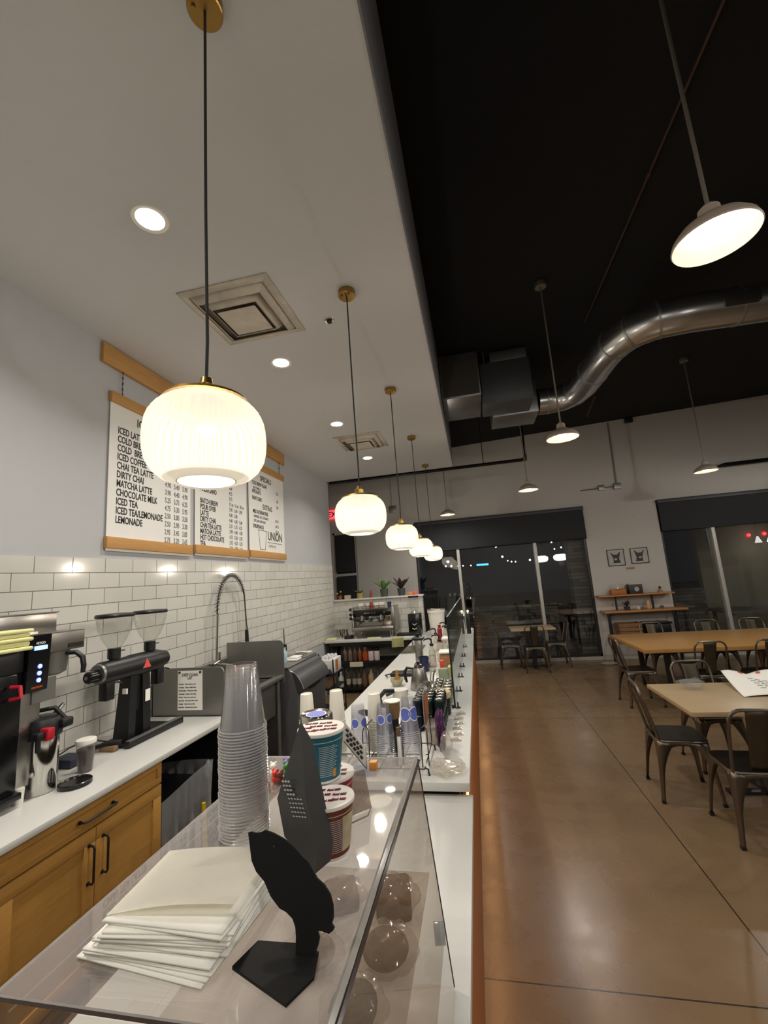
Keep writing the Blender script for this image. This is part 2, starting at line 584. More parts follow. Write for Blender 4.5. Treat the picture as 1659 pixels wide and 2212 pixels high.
for (x, y, z, r) in [(0.9, 14, 2.42, .03), (1.05, 14, 2.28, .018), (1.16, 14, 2.24, .022), (1.28, 14, 2.23, .02), (1.72, 14, 2.25, .028),
                     (2.48, 14, 2.53, .02), (2.68, 14, 2.56, .022), (2.8, 14, 2.58, .02), (-0.9, 14, 2.26, .025), (-0.72, 14, 2.25, .03),
                     (-0.5, 14, 2.24, .02), (-0.35, 14, 2.23, .02), (-0.1, 14, 2.22, .02), (4.9, 14, 2.25, .018), (5.15, 14, 2.2, .022)]:
    o = thing('string_light', 'tiny distant light glowing in the dark beyond the windows', 'light', (x, y, z), 'distant lights outside')
    MB().sph((x, y, z), r, n=10).build('light_bulb', M_BULB, o)
    MB().tube([(x, y, z + r), (x, y, 3.3)], 0.002, 4).build('cord', M_BLACK, o)
t = thing('light_sign', 'small bright blue lit sign far outside the window', 'sign', (0.26, 14, 2.2))
MB().box(0.08, 0.45, 13.98, 14.0, 2.19, 2.25, 0.005).build('lit_face', glow('cyan_glow', '#45b8ff', 2.0), t)
MB().tube([(0.1, 14, 2.25), (0.1, 14, 3.3)], 0.003, 4).tube([(0.43, 14, 2.25), (0.43, 14, 3.3)], 0.003, 4).build('hanger', M_BLACK, t)
for x, z, lab in ((7.28, 2.455, 'left one of two red lights outside the right window'), (7.65, 2.461, 'right one of two red lights outside the right window')):
    tag(MB().sph((x, 13.17, z - 0.02), .045, n=12).build('tail_light', glow('red_glow', '#ff1a2a', 2.5)), lab, 'light', 'red lights outside')
for x, lab in ((7.15, 'left white conical lantern outside the right window'), (7.42, 'right white conical lantern at the edge of the right window')):
    o = thing('cone_lantern', lab, 'lantern', (x, 12.6, 2.2), 'cone lanterns outside')
    MB().lathe([(0.02, 0.16), (0.075, 0.0), (0, 0.0)], (x, 12.6, 2.2), 14).build('lantern_shade', glow('cone_glow', '#f3efe4', 0.8), o)
    MB().tube([(x, 12.6, 2.35), (x, 12.6, 3.3)], 0.003, 4).build('cord', M_BLACK, o)
for x, y, lab in ((1.66, 11.3, 'glowing oval added outside for a lamp reflection, behind the middle window post'), (2.06, 11.0, 'glowing oval added outside for a lamp reflection, beside the stone pier')):  # glowing ovals stand in for lamp reflections in the window glass
    t = thing('reflection_oval', lab, 'lantern', (x, y, 2.1), 'ovals standing in for window reflections')
    MB().lathe([(0, 0), (0.08, 0), (0.14, 0.02), (0.165, 0.07), (0.16, 0.12), (0.1, 0.155), (0, 0.16)], (x, y, 2.1), 24).build('lantern_shade', glow('reflection_glow', '#fff1d8', 1.6), t)
    MB().tube([(x, y, 2.255), (x, y, 3.3)], 0.004, 6).build('cord', M_BLACK, t)
struct(MB().box(-3, 9.5, 10.05, 14.2, 3.3, 3.4).build('ceiling_patio', M_DARKCEIL))

# ------------------------------------------------------------------ lamps of the place
# ribbed opal glass pendants over the bar
def opal():
    m = bpy.data.materials.new('opal_glass')
    m.use_nodes = True
    nt = m.node_tree
    nt.nodes.clear()
    out = nt.nodes.new('ShaderNodeOutputMaterial')
    tl = nt.nodes.new('ShaderNodeBsdfTranslucent'); tl.inputs[0].default_value = (0.0042, 0.0040, 0.0036, 1)
    df = nt.nodes.new('ShaderNodeBsdfDiffuse'); df.inputs[0].default_value = (0.03, 0.028, 0.025, 1)
    tr = nt.nodes.new('ShaderNodeBsdfTransparent'); tr.inputs[0].default_value = (1.0, 0.95, 0.88, 1)
    gl = nt.nodes.new('ShaderNodeBsdfGlossy'); gl.inputs[1].default_value = 0.35
    em = nt.nodes.new('ShaderNodeEmission'); em.inputs[0].default_value = (1.0, 0.86, 0.66, 1); em.inputs[1].default_value = E_PENDANT
    m1 = nt.nodes.new('ShaderNodeMixShader'); m1.inputs[0].default_value = 0.4
    nt.links.new(tl.outputs[0], m1.inputs[1]); nt.links.new(df.outputs[0], m1.inputs[2])
    m3 = nt.nodes.new('ShaderNodeMixShader'); m3.inputs[0].default_value = 0.065
    nt.links.new(m1.outputs[0], m3.inputs[1]); nt.links.new(tr.outputs[0], m3.inputs[2])
    m2 = nt.nodes.new('ShaderNodeMixShader'); m2.inputs[0].default_value = 0.012
    nt.links.new(m3.outputs[0], m2.inputs[1]); nt.links.new(gl.outputs[0], m2.inputs[2])
    ad = nt.nodes.new('ShaderNodeAddShader')
    nt.links.new(m2.outputs[0], ad.inputs[0]); nt.links.new(em.outputs[0], ad.inputs[1])
    nt.links.new(ad.outputs[0], out.inputs[0])
    return m
M_OPAL = opal()
M_CORD = mat('black_flex', '#1b1a1a', 0.7)

pend = thing('pendant_lamp', 'nearest and largest ribbed white glass pendant lamp above the display case', 'pendant lamp', (0, 0, 0), 'ribbed glass pendants in a row over the bar')
prof = [(0.083, 0.0), (0.088, -0.004), (0.098, 0.002), (0.125, 0.012), (0.148, 0.032), (0.162, 0.06), (0.168, 0.09), (0.170, 0.12), (0.169, 0.15), (0.165, 0.175),
        (0.156, 0.2), (0.14, 0.222), (0.118, 0.24), (0.09, 0.253), (0.06, 0.26)]
MB().lathe(prof, n=216, rib=(36, 0.0026, 0.03, 0.245)).build('shade', M_OPAL, pend, angle=80)
MB().lathe([(0.083, 0.0), (0.083, 0.012), (0.079, 0.012), (0.079, 0.0), (0.083, 0.0)], n=48).build('rim', mat('opal_rim', '#e8dcc4', 0.3), pend)
MB().lathe([(0, 0.262), (0.125, 0.243), (0.12, 0.252), (0.06, 0.268), (0.03, 0.272), (0.03, 0.3), (0.02, 0.305), (0.016, 0.325), (0, 0.325)], n=32).build('cap', M_BRASS, pend)
MB().lathe([(0, 0.022), (0.106, 0.022)], n=48).build('added_light_baffle', M_OPAL, pend)  # added opal disc across the open bottom, cuts the bulb's downward light
MB().sph((0, 0, 0.17), 0.03, n=16).build('bulb', glow('pendant_bulb', '#ffe9c8', 1.0), pend)
MB().tube([(0, 0, 0.32), (0.004, 0.0, 0.45), (0.0, 0.0, 0.9), (0, 0, 1.79)], 0.005, 8).build('cord', M_CORD, pend)
cn = MB().lathe([(0, 1.745), (0.058, 1.745), (0.062, 1.75), (0.062, 1.79), (0, 1.79)], n=32)
can = cn.build('canopy', M_BRASS, pend)
MB().cyl((0.025, -0.03, 1.735), (0.025, -0.03, 1.746), 0.008, n=10).build('screw', M_BRASS, can)
MB().cyl((-0.03, -0.025, 1.735), (-0.03, -0.025, 1.746), 0.008, n=10).build('screw', M_BRASS, can)
PEND = [(-0.742, 1.089), (-0.705, 2.721), (-0.708, 4.396), (-0.716, 6.065), (-0.70, 7.736)]
PLAB = [None, 'second ribbed glass pendant from the camera, beside the end of the menu boards',
        'middle one of the five lit glass pendants in the row over the bar',
        'second farthest lit glass pendant in the row over the bar',
        'farthest and smallest lit glass pendant in the row over the bar']
for i, (x, y) in enumerate(PEND):
    if i == 0:
        pend.location = (x, y, 2.21)
    else:
        dup(pend, (x, y, 2.21), label=PLAB[i])
    lamp('pendant_light', 'POINT', (x, y, 2.33), P_PENDANT, WARM, 0.03)

# recessed downlights in the soffit
dl = thing('recessed_downlight', 'nearest recessed downlight in the white soffit, left of the long black cord', 'downlight', (0, 0, 0), 'recessed downlights in the soffit')
MB().lathe([(0.075, -0.004), (0.095, -0.008), (0.1, 0.0), (0.075, 0.0), (0.075, -0.004)], n=32).build('trim_ring', M_WHITEPLASTIC, dl)
MB().lathe([(0, -0.002), (0.075, -0.002), (0.075, 0.0), (0, 0.0)], n=32).build('lens', glow('downlight_lens', '#fff3dc', 14.0), dl)
DLAB = [None, 'second recessed downlight, just beyond the large square ceiling vent', 'third recessed downlight, just before the small far ceiling vent',
        'farthest recessed downlight, beyond the far ceiling vent']
for i in range(4):
    p = (-1.585, 1.81 + 1.675 * i, 4.0)
    if i == 0:
        dl.location = p
    else:
        dup(dl, p, label=DLAB[i])
for i in (-2, -1):
    dup(dl, (-1.585, 1.81 + 1.675 * i, 4.0), label='recessed downlight in the soffit behind the camera, outside the frame')
for i in range(-2, 4):
    lamp('downlight', 'AREA', (-1.585, 1.81 + 1.675 * i, 3.985), P_RECESSED, NEUTRAL, 0.15)

# barn shades over the dining room
M_BARN = mat('pale_bronze_enamel', '#a8998a', 0.45, var=0.1)
M_BARNIN = mat('white_enamel', '#e9e6df', 0.4, var=0.03)
M_ROD = mat('grey_rod', '#807a6e', 0.5, 0.5)
barn = thing('barn_pendant', 'nearest white barn shade pendant hanging at upper right', 'pendant lamp', (0, 0, 0), 'barn shade pendants in the dining room')
MB().lathe([(0.155, 0.0), (0.158, 0.006), (0.15, 0.03), (0.125, 0.06), (0.085, 0.085), (0.05, 0.1), (0.042, 0.12), (0.04, 0.15), (0.02, 0.17), (0, 0.172)], n=40).build('shade', M_BARN, barn)
MB().lathe([(0.154, 0.001), (0.146, 0.028), (0.121, 0.057), (0.081, 0.082), (0.045, 0.095), (0, 0.095)], n=40).build('shade_lining', M_BARNIN, barn)
MB().lathe([(0, 0.0), (0.03, 0.006), (0.045, 0.03), (0.04, 0.055), (0.02, 0.085), (0, 0.09)], n=20).build('bulb', glow('barn_bulb', '#fff6e4', 9.0), barn)
MB().tube([(0, 0, 0.17), (0, 0, 1.73)], 0.0085, 8).build('rod', M_ROD, barn)
MB().lathe([(0, 1.66), (0.06, 1.66), (0.06, 1.70), (0.045, 1.74), (0, 1.745)], n=20).build('canopy', M_ROD, barn)
BARN = [(1.128, 1.845, 3.19), (1.01, 4.44, 3.19), (0.988, 7.134, 3.19), (-0.43, 8.9, 3.18), (3.586, 7.171, 3.19)]
BLAB = [None, 'white barn shade pendant hanging in front of the silver duct', 'white barn shade pendant hanging left of the wall conduit, above the wide window',
        'bright barn shade pendant close to the far window wall, right of the ribbed lamps', 'white barn shade pendant at far right above the wooden tables']
for i, (x, y, z) in enumerate(BARN):
    if i == 0:
        barn.location = (x, y, z)
    else:
        o = dup(barn, (x, y, z), label=BLAB[i])
    top = 4.74 + 0.036 * (x + 5) - z - 1.745
    for c_ in kids(barn if i == 0 else o):
        if c_.name.startswith('canopy'):
            c_.location.z += top
        elif c_.name.startswith('rod'):
            c_.scale.z = 1 + top / 1.73; c_.location.z -= 0.17 * top / 1.73
    lamp('barn_light', 'SPOT', (x, y, z - 0.003), P_BARN, NEUTRAL, 0.04, spot=179)
for (x, y, z) in ((3.6, 4.4, 3.19), (3.6, 1.8, 3.19), (1.1, -1.0, 3.19), (6.2, 4.4, 3.19), (3.6, -1.0, 3.19), (6.2, 7.17, 3.19)):
    dup(barn, (x, y, z), label='white barn shade pendant of the lamp grid just outside the frame')     # the rest of the grid
    lamp('barn_light', 'POINT', (x, y, z - 0.03), P_BARN, NEUTRAL, 0.02)

# ------------------------------------------------------------------ on the soffit
M_VENT = mat('dusty_white_metal', '#c9bfae', 0.6, var=0.28, scale=9)
M_VENTDARK = mat('vent_throat', '#7c7265', 0.9)
vent = thing('ceiling_vent', 'large dusty square ceiling vent nearest the camera', 'vent', (0, 0, 0), 'square vents in the soffit')
def sq_ring(a, z0, b2, z1):
    q = MB()
    P = [(-1, -1), (1, -1), (1, 1), (-1, 1)]
    for i in range(4):
        p, r = P[i], P[(i + 1) % 4]
        q.quad((p[0] * a, p[1] * a, z0), (r[0] * a, r[1] * a, z0), (r[0] * b2, r[1] * b2, z1), (p[0] * b2, p[1] * b2, z1))
    return q
sq_ring(0.345, -0.004, 0.29, -0.012).build('flange', M_VENT, vent, solid=0.006)
sq_ring(0.285, -0.004, 0.24, -0.05).build('cone', M_VENT, vent, solid=0.004)
sq_ring(0.215, -0.006, 0.175, -0.062).build('cone', M_VENT, vent, solid=0.004)
MB().box(-0.15, 0.15, -0.145, 0.145, -0.07, -0.062, 0.003).build('centre_plate', M_VENT, vent)
MB().box(-0.285, 0.285, -0.285, 0.285, -0.003, -0.001).build('throat', M_VENTDARK, vent)
vent.location = (-1.512, 2.72, 3.999)
dup(vent, (-1.465, 5.985, 3.999), label='smaller looking far square ceiling vent beyond the second downlight')
t = thing('fire_sprinkler', 'small round sprinkler head in the soffit beside the second pendant', 'sprinkler', (-0.938, 3.008, 4.0))
MB().lathe([(0.022, -0.004), (0.036, -0.008), (0.04, 0), (0.022, 0)], (-0.938, 3.008, 4.0), 24).build('escutcheon', M_CHROME, t)
MB().lathe([(0, -0.02), (0.018, -0.02), (0.02, -0.01), (0.022, 0), (0, 0)], (-0.938, 3.008, 4.0), 16).build('deflector', M_BLACK, t)

# ------------------------------------------------------------------ ducts, pipes and boxes under the black ceiling
M_GALV = mat('galvanised_sheet', '#a5a6a6', 0.36, 0.9, var=0.2, scale=8)
M_GALVDARK = mat('dark_duct_end', '#4a443c', 0.6, 0.3, var=0.15)
t = thing('duct_plenum', 'boxy galvanised duct plenum with brown filter face against the soffit', 'duct', (-0.19, 5.46, 4.235))
MB().box(-0.19, 0.33, 5.47, 6.3, 4.235, 4.86, 0.006).build('plenum_body', M_GALV, t)
MB().box(-0.165, 0.31, 5.455, 5.47, 4.26, 4.75).build('filter_face', M_GALVDARK, t)
t = thing('fan_unit', 'square grey fan coil box between the plenum and the round duct', 'duct', (0.35, 5.59, 4.15))
MB().box(0.345, 1.0, 5.59, 6.1, 4.15, 4.72, 0.006).build('unit_body', mat('grey_unit', '#5e6062', 0.45, 0.6), t)
MB().box(0.5, 0.98, 5.62, 6.0, 4.72, 4.88, 0.006).build('unit_lid', M_GALV, t)
MB().tube([(0.42, 5.66, 4.6), (0.42, 5.66, 4.93)], 0.006, 6).tube([(0.93, 5.95, 4.6), (0.93, 5.95, 4.95)], 0.006, 6).build('hanger_rod', M_ROD, t)
MB().box(0.335, 1.005, 5.582, 5.592, 4.14, 4.17).build('seam', M_GALV, t)
t = thing('duct_transition', 'lower galvanised transition box feeding the round duct', 'duct', (0.8, 6.4, 4.13))
MB().box(0.49, 1.13, 6.102, 6.64, 4.13, 4.62, 0.006).build('transition_box', M_GALV, t)
MB().tube([(0.6, 6.5, 4.6), (0.6, 6.5, 4.94)], 0.006, 6).tube([(1.0, 6.5, 4.6), (1.0, 6.5, 4.955)], 0.006, 6).build('hanger_rod', M_ROD, t)
path = [(1.15, 6.285, 4.33), (1.3, 6.3, 4.33), (1.5, 6.26, 4.33), (1.64, 6.1, 4.33), (1.71, 5.85, 4.33), (1.73, 5.5, 4.33), (1.75, 5.15, 4.33),
        (1.79, 4.86, 4.33), (1.9, 4.64, 4.33), (2.1, 4.52, 4.33), (2.4, 4.5, 4.33), (2.8, 4.52, 4.33), (3.4, 4.55, 4.33), (5.5, 4.6, 4.33)]
t = thing('spiral_duct', 'shiny round silver duct snaking in an S across the black ceiling', 'duct', (1.13, 6.28, 4.33))
MB().tube(path, 0.185, 28).build('duct_run', mat('spiral_galvanised', '#c2c3c3', 0.26, 0.95, var=0.25, scale=5), t, angle=50)
for k in (1, 3, 5, 7, 8, 9, 11):
    p = Vector(path[k]); q = (Vector(path[k + 1]) - Vector(path[k - 1])).normalized() * 0.012
    MB().cyl(p - q, p + q, 0.190, n=28).build('joint_band', M_GALV, t)
MB().box(2.62, 2.9, 4.30, 4.36, 4.25, 4.36, 0.004).build('register', mat('register_grille', '#211e1b', 0.7), t)
M_PIPE = mat('rusty_black_pipe', '#4a332a', 0.6, 0.3, var=0.3)
tag(MB().tube([(1.68, -3, 4.93), (1.68, 5.35, 4.93)], 0.010, 8).tube([(1.68, 3.3, 4.93), (1.68, 3.36, 4.93)], 0.016, 8).build('conduit_pipe', M_PIPE),
    'thin rusty conduit pipe running along the black ceiling, crossing the nearest rod', 'pipe')
tag(MB().tube([(2.45, 7.9, 4.93), (2.455, 8.6, 4.8)], 0.02, 8).build('conduit_pipe', M_PIPE), 'short diagonal pipe stub below the black ceiling behind the duct', 'pipe')
t = thing('sprinkler_pipe', 'black sprinkler pipe running from the soffit end and turning up', 'pipe', (-2.7, 8.2, 3.98))
MB().tube([(-2.75, 8.2, 3.985), (1.1, 8.2, 3.985), (1.156, 8.2, 4.03), (1.156, 8.2, 4.93)], 0.032, 10).build('pipe_run', M_GLOSSBLACK, t)
MB().sph((1.14, 8.2, 3.995), 0.05, n=12).build('elbow', M_PIPE, t)
MB().tube([(0.38, 8.2, 3.99), (0.38, 8.2, 4.92)], 0.008, 6).build('hanger', M_BLACK, t)
tag(MB().tube([(5.2, 9.7, 3.745), (9.8, 9.7, 3.80)], 0.045, 10).tube([(5.2, 9.7, 3.745), (5.03, 9.7, 3.72)], [0.045, 0.012], 10).build('wall_pipe', M_GLOSSBLACK),
    'thick black pipe along the wall at the right edge', 'pipe')
t = thing('wall_conduit', 'grey electrical conduit with two boxes on the far wall', 'conduit', (3.18, 9.8, 3.5))
MB().tube([(3.2, 9.82, 5.0), (3.18, 9.82, 3.6), ], 0.014, 8).tube([(3.15, 9.82, 3.565), (2.45, 9.82, 3.548)], 0.014, 8).build('conduit_run', M_ROD, t)
MB().box(3.11, 3.25, 9.78, 9.84, 3.5, 3.63, 0.006).build('junction_box', M_DULLSTEEL, t)
MB().box(2.8, 2.92, 9.78, 9.84, 3.51, 3.62, 0.006).build('junction_box', M_DULLSTEEL, t)
t = thing('wall_speaker', 'small black box mounted at the top of the far wall', 'speaker', (3.6, 9.76, 4.96))
MB().box(3.53, 3.68, 9.72, 9.80, 4.92, 5.03, 0.006).build('speaker_body', M_BLACK, t)
MB().box(3.59, 3.62, 9.79, 9.84, 4.96, 4.99).build('bracket', M_BLACK, t)
t = thing('junction_plate', 'small grey electrical box on the passage wall above the espresso corner', 'electrical box', (-1.75, 9.82, 3.58))
MB().box(-1.83, -1.67, 9.8, 9.84, 3.5, 3.66, 0.006).build('box_cover', M_DULLSTEEL, t)
MB().tube([(-1.75, 9.82, 3.66), (-1.75, 9.82, 4.8)], 0.012, 8).build('conduit', M_WALLFAR, t)

# ------------------------------------------------------------------ menu boards on the left wall
M_BOARD = mat('white_board_print', '#e6e4de', 0.35, var=0.01)
XW = -2.79
tag(MB().box(XW, XW + 0.035, 2.68, 6.06, 3.815, 3.985, 0.004).build('hanging_rail', M_PINE), 'long knotty pine rail the menu boards hang from', 'rail')
def menu(name_label, y0, y1, zb, zt, heads, rows, prices, logo=False):
    t = thing('menu_board', name_label, 'menu board', (XW, y0, zb), 'hanging menu boards')
    MB().box(XW + 0.012, XW + 0.018, y0 + 0.01, y1 - 0.01, zb - 0.02, zt + 0.01).build('board_panel', M_BOARD, t)
    MB().box(XW + 0.004, XW + 0.04, y0, y1, zb, zb + 0.09, 0.003).build('bottom_slat', M_PINE, t)
    MB().box(XW + 0.004, XW + 0.04, y0, y1, zt - 0.09, zt, 0.003).build('top_slat', M_PINE, t)
    for yy in (y0 + 0.12, y1 - 0.12):
        ch = MB()
        n = 5
        for i in range(n):
            z = zt + 0.01 + i * (3.815 - zt - 0.01) / (n - 1)
            ch.lathe([(0.006, -0.003), (0.012, 0), (0.006, 0.003), (0.006, -0.003)], (XW + 0.022, yy, z), 10, axis=(1, 0.2, 0) if i % 2 else (0.2, 1, 0))
        ch.cyl((XW + 0.022, yy, zt - 0.01), (XW + 0.022, yy, 3.8145), 0.0025, n=6)
        ch.build('chain', M_BLACK, t)
    xf = XW + 0.0195
    for (s, size, y, z, al) in heads:
        text('lettering', s, size, (xf, y, z), FACE_X, M_INK, t, al, bold=size * 0.012, squash=0.8)
    for (s, size, y, z, mt) in rows:
        text('lettering', s, size, (xf, y, z), FACE_X, mt, t, 'LEFT', bold=size * 0.02, squash=0.66)
    for (s, size, y, z) in prices:
        for k_, w_ in enumerate(s.split('  ')):
            text('lettering', w_, size, (xf, y + k_ * size * (1.75 if 'oz' not in s else 1.9), z), FACE_X, M_GREYINK, t, 'LEFT', bold=size * 0.01, squash=0.66)
    return t
its = ['ICED LATTE', 'COLD BREW', 'COLD  BREW  LATTE', 'ICED COFFEE', 'CHAI TEA LATTE', 'DIRTY CHAI', 'MATCHA LATTE', 'CHOCOLATE MILK', 'ICED TEA', 'ICED TEA/LEMONADE', 'LEMONADE']
pr = ['4.65  5.15  5.65', '4.40  4.90  5.40', '4.90  5.40  5.90', '3.25  3.75  4.25', '4.90  5.40  5.90', '3.90  4.40  4.90', '5.25  5.75  6.25', '4.75  5.30  5.95', '2.50  3.00  3.50', '2.50  2.90  3.30', '2.95  3.45  3.85']
t = menu('large left menu board headed ICED, listing iced drinks and prices', 2.77, 3.80, 2.30, 3.60,
         [('ICED', 0.105, 3.06, 3.385, 'LEFT')],
         [(s, 0.082, 2.86, 3.265 - 0.0755 * i, M_INK) for i, s in enumerate(its)],
         [(s, 0.07, 3.42, 3.225 - 0.0755 * i) for i, s in enumerate(pr)] + [('2.75  3.20  3.65', 0.07, 3.42, 3.225 - 0.0755 * 11)])
its = ['ESPRESSO', 'MACCHIATO', 'CORTADO', 'CAPPUCCINO', 'FLAT WHITE', 'AMERICANO', '', 'BATCH BREW', 'POUR OVER', 'LATTE', 'DIRTY CHAI', 'CHAI TEA LATTE', 'MATCHA LATTE', 'HOT CHOCOLATE', 'TEA']
pr = ['3.00', '3.35', '3.65', '4.00', '4.25', '3.75', '12 oz  16 oz  20 oz', '2.90  3.40  3.90', '4.50  5.00', '4.40  4.90  5.40', '5.25  5.75  6.25', '3.90  4.40  4.90', '4.75  5.20  5.95', '3.75  4.25  4.75', '2.75  3.00  3.65']
menu('middle menu board listing batch brew, lattes and tea', 3.855, 4.905, 2.315, 3.62,
     [('HOT', 0.105, 4.2, 3.42, 'LEFT')],
     [(s, 0.078, 3.95, 3.325 - 0.066 * i, M_INK) for i, s in enumerate(its)],
     [(s, 0.062, 4.5, 3.32 - 0.066 * i - 0.01) for i, s in enumerate(pr)])
menu('narrow looking right menu board with SPECIALS and EXTRAS above a cup logo', 4.95, 6.01, 2.325, 3.63,
     [('SPECIALS', 0.1, 5.28, 3.40, 'LEFT'), ('EXTRAS', 0.1, 5.33, 3.0, 'LEFT'), ('UNION', 0.17, 5.46, 2.585, 'LEFT')],
     [('COLD BREW FLOAT', 0.07, 5.05, 3.31, M_INK), ('ADD VANILLA', 0.05, 5.08, 3.25, M_GREYINK), ('AFFOGATO', 0.07, 5.05, 3.19, M_INK), ('BABYCCINO', 0.07, 5.05, 3.1, M_INK),
      ('MILK ALTERNATIVES', 0.07, 5.06, 2.92, M_INK), ('ALMOND, OAT, COCONUT', 0.05, 5.08, 2.86, M_GREYINK), ('SOY, HALF AND HALF', 0.05, 5.08, 2.8, M_GREYINK), ('SYRUP/SAUCE', 0.07, 5.06, 2.72, M_INK), ('C O F F E E   C O', 0.045, 5.48, 2.485, M_GREYINK)],
     [('4.25', 0.06, 5.75, 3.28), ('3.50', 0.06, 5.75, 3.16), ('3.00', 0.06, 5.75, 3.07), ('.60 .70', 0.06, 5.7, 2.86), ('.60 .70', 0.06, 5.7, 2.78), ('.50 .60', 0.06, 5.7, 2.7)])
lg = MB()
xf = XW + 0.0185
for a, b2 in (((5.2, 2.70), (5.24, 2.44)), ((5.24, 2.44), (5.38, 2.44)), ((5.38, 2.44), (5.42, 2.70)), ((5.18, 2.70), (5.44, 2.70)), ((5.45, 2.55), (5.9, 2.55))):
    lg.tube([(xf, a[0], a[1]), (xf, b2[0], b2[1])], 0.004, 6)
lg.build('logo_cup', M_GREYINK, COL.objects['menu_board.002'])

# ------------------------------------------------------------------ left counter: cabinets, worktop
ZC = 0.92
tag(MB().box(-2.781, -2.02, -1.2, 3.27, ZC - 0.032, ZC, 0.003).build('left_worktop', M_QUARTZ), 'white quartz worktop along the tiled left wall, under the coffee grinder', 'worktop')
def pull(t, p0, p1, out=0.035):
    p0, p1 = Vector(p0), Vector(p1)
    d = (p1 - p0).normalized() * 0.012
    o = Vector((out, 0, 0))
    q = MB().tube([p0, p0 + o * 0.8, p0 + o + d, p1 + o - d, p1 + o * 0.8, p1], 0.0055, 8)
    q.cyl(p0 - Vector((0.002, 0, 0)), p0 + Vector((0.004, 0, 0)), 0.009, n=10).cyl(p1 - Vector((0.002, 0, 0)), p1 + Vector((0.004, 0, 0)), 0.009, n=10)
    return q.build('handle', M_BLACK, t)
def shaker(name, parent, y0, y1, z0, z1, fw):
    q = MB().box(-2.065, -2.052, y0 + fw - 0.005, y1 - fw + 0.005, z0 + fw - 0.005, z1 - fw + 0.005)
    q.box(-2.066, -2.043, y0, y1, z1 - fw, z1, 0.002).box(-2.066, -2.043, y0, y1, z0, z0 + fw, 0.002)
    q.box(-2.066, -2.043, y0, y0 + fw, z0 + fw, z1 - fw, 0.002).box(-2.066, -2.043, y1 - fw, y1, z0 + fw, z1 - fw, 0.002)
    return q.build(name, M_OAK, parent)
def cabinet(y0, y1, lab):
    t = thing('base_cabinet', lab, 'cabinet', (-2.4, y0, 0), 'oak base cabinets under the left worktop')
    MB().box(-2.77, -2.068, y0, y1, 0.09, ZC - 0.033).box(-2.77, -2.12, y0, y1, 0, 0.09).build('carcass', M_OAK, t)
    ym = (y0 + y1) / 2
    d = shaker('drawer', t, y0 + 0.012, y1 - 0.012, 0.757, 0.882, 0.035)
    pull(d, (-2.043, ym - 0.1, 0.815), (-2.043, ym + 0.1, 0.815))
    d = shaker('door', t, y0 + 0.012, ym - 0.002, 0.11, 0.748, 0.065)
    pull(d, (-2.043, ym - 0.042, 0.68), (-2.043, ym - 0.042, 0.51))
    d = shaker('door', t, ym + 0.002, y1 - 0.012, 0.11, 0.748, 0.065)
    pull(d, (-2.043, ym + 0.042, 0.685), (-2.043, ym + 0.042, 0.515))
cabinet(1.57, 2.535, 'honey oak base cabinet with one drawer and two doors, left of the bin')
cabinet(0.60, 1.565, 'honey oak base cabinet cut off at the left edge of the frame')
tag(MB().box(-2.77, -2.1, 3.24, 3.265, 0, ZC - 0.034).build('counter_end_panel', M_BLACK), 'dark end panel holding up the far end of the left worktop', 'panel')
# bin with a clear liner
t = thing('trash_bin', 'black trash bin with a clear plastic liner under the worktop', 'trash bin', (-2.4, 2.85, 0))
MB().box(-2.68, -2.12, 2.62, 3.12, 0, 0.56, 0.02).build('bin_body', M_BLACK, t)
random.seed(3)
M_LINER = clear_mat('liner_film', (0.9, 0.92, 0.94), 1.5, haze=0.28, haze_col=(0.85, 0.88, 0.9), rough=0.15)
lin = MB()
def skirt(u, v):
    a = 2 * pi * u
    sx, sy = (0.29, 0.262)
    c4, s4 = cos(a), sin(a)
    k = 1 / max(abs(c4), abs(s4))
    wob = 0.014 * sin(23 * u * 2 * pi) + 0.01 * sin(11 * u * 2 * pi + 1)
    drop = (0.22 + 0.10 * sin(a * 1.0 + 2.2)) * (v ** 1.2)
    return (-2.40 + c4 * k * (sx + wob * v + 0.012), 2.87 + s4 * k * (sy + wob * v + 0.012), 0.6 - drop + 0.05 * sin(a + 0.8) * (1 - v))
lin.grid(skirt, 96, 8)
lin.sph((-2.11, 3.1, 0.6), 0.05, (0.5, 0.7, 1.3), 12)
lin.build('bin_liner', M_LINER, t, angle=20)
tag(MB().tube([(-2.06, 2.99, 0.0), (-2.07, 2.985, 0.42)], [0.02, 0.013], 10).build('broom_handle', mat('yellow_plastic', '#d8b40f', 0.4)), 'short yellow handle standing beside the trash bin', 'handle')

# ------------------------------------------------------------------ drip coffee brewer
t = thing('coffee_brewer', 'tall stainless and black drip coffee brewer with lit blue buttons on the left worktop', 'coffee maker', (-2.55, 1.9, ZC))
MB().box(-2.76, -2.42, 1.58, 2.0, 1.60, 1.755, 0.004).box(-2.76, -2.36, 1.86, 1.985, 0.985, 1.62, 0.006).build('tower', M_STEEL, t)
MB().box(-2.76, -2.5, 1.58, 2.175, 1.735, 1.846, 0.004).box(-2.77, -2.49, 1.57, 2.18, 1.846, 1.852).build('water_tank', M_STEEL, t)
hd = MB().box(-2.74, -2.325, 1.985, 2.205, 1.632, 1.735, 0.004).box(-2.74, -2.327, 1.86, 2.205, 1.735, 1.738).build('brew_head', mat('satin_steel', '#7f7b75', 0.4, 0.9), t)
MB().box(-2.324, -2.321, 2.1, 2.19, 1.644, 1.668).build('name_plate', M_BLACK, hd)
MB().box(-2.74, -2.325, 1.60, 1.855, 1.56, 1.67, 0.004).build('brew_head', M_BLACK, t)
cp = MB().prism([(-2.36, 1.862, 1.44), (-2.315, 1.862, 1.45), (-2.30, 1.862, 1.738), (-2.36, 1.862, 1.738)], (0, 0.115, 0)).build('control_panel', M_GLOSSBLACK, t)
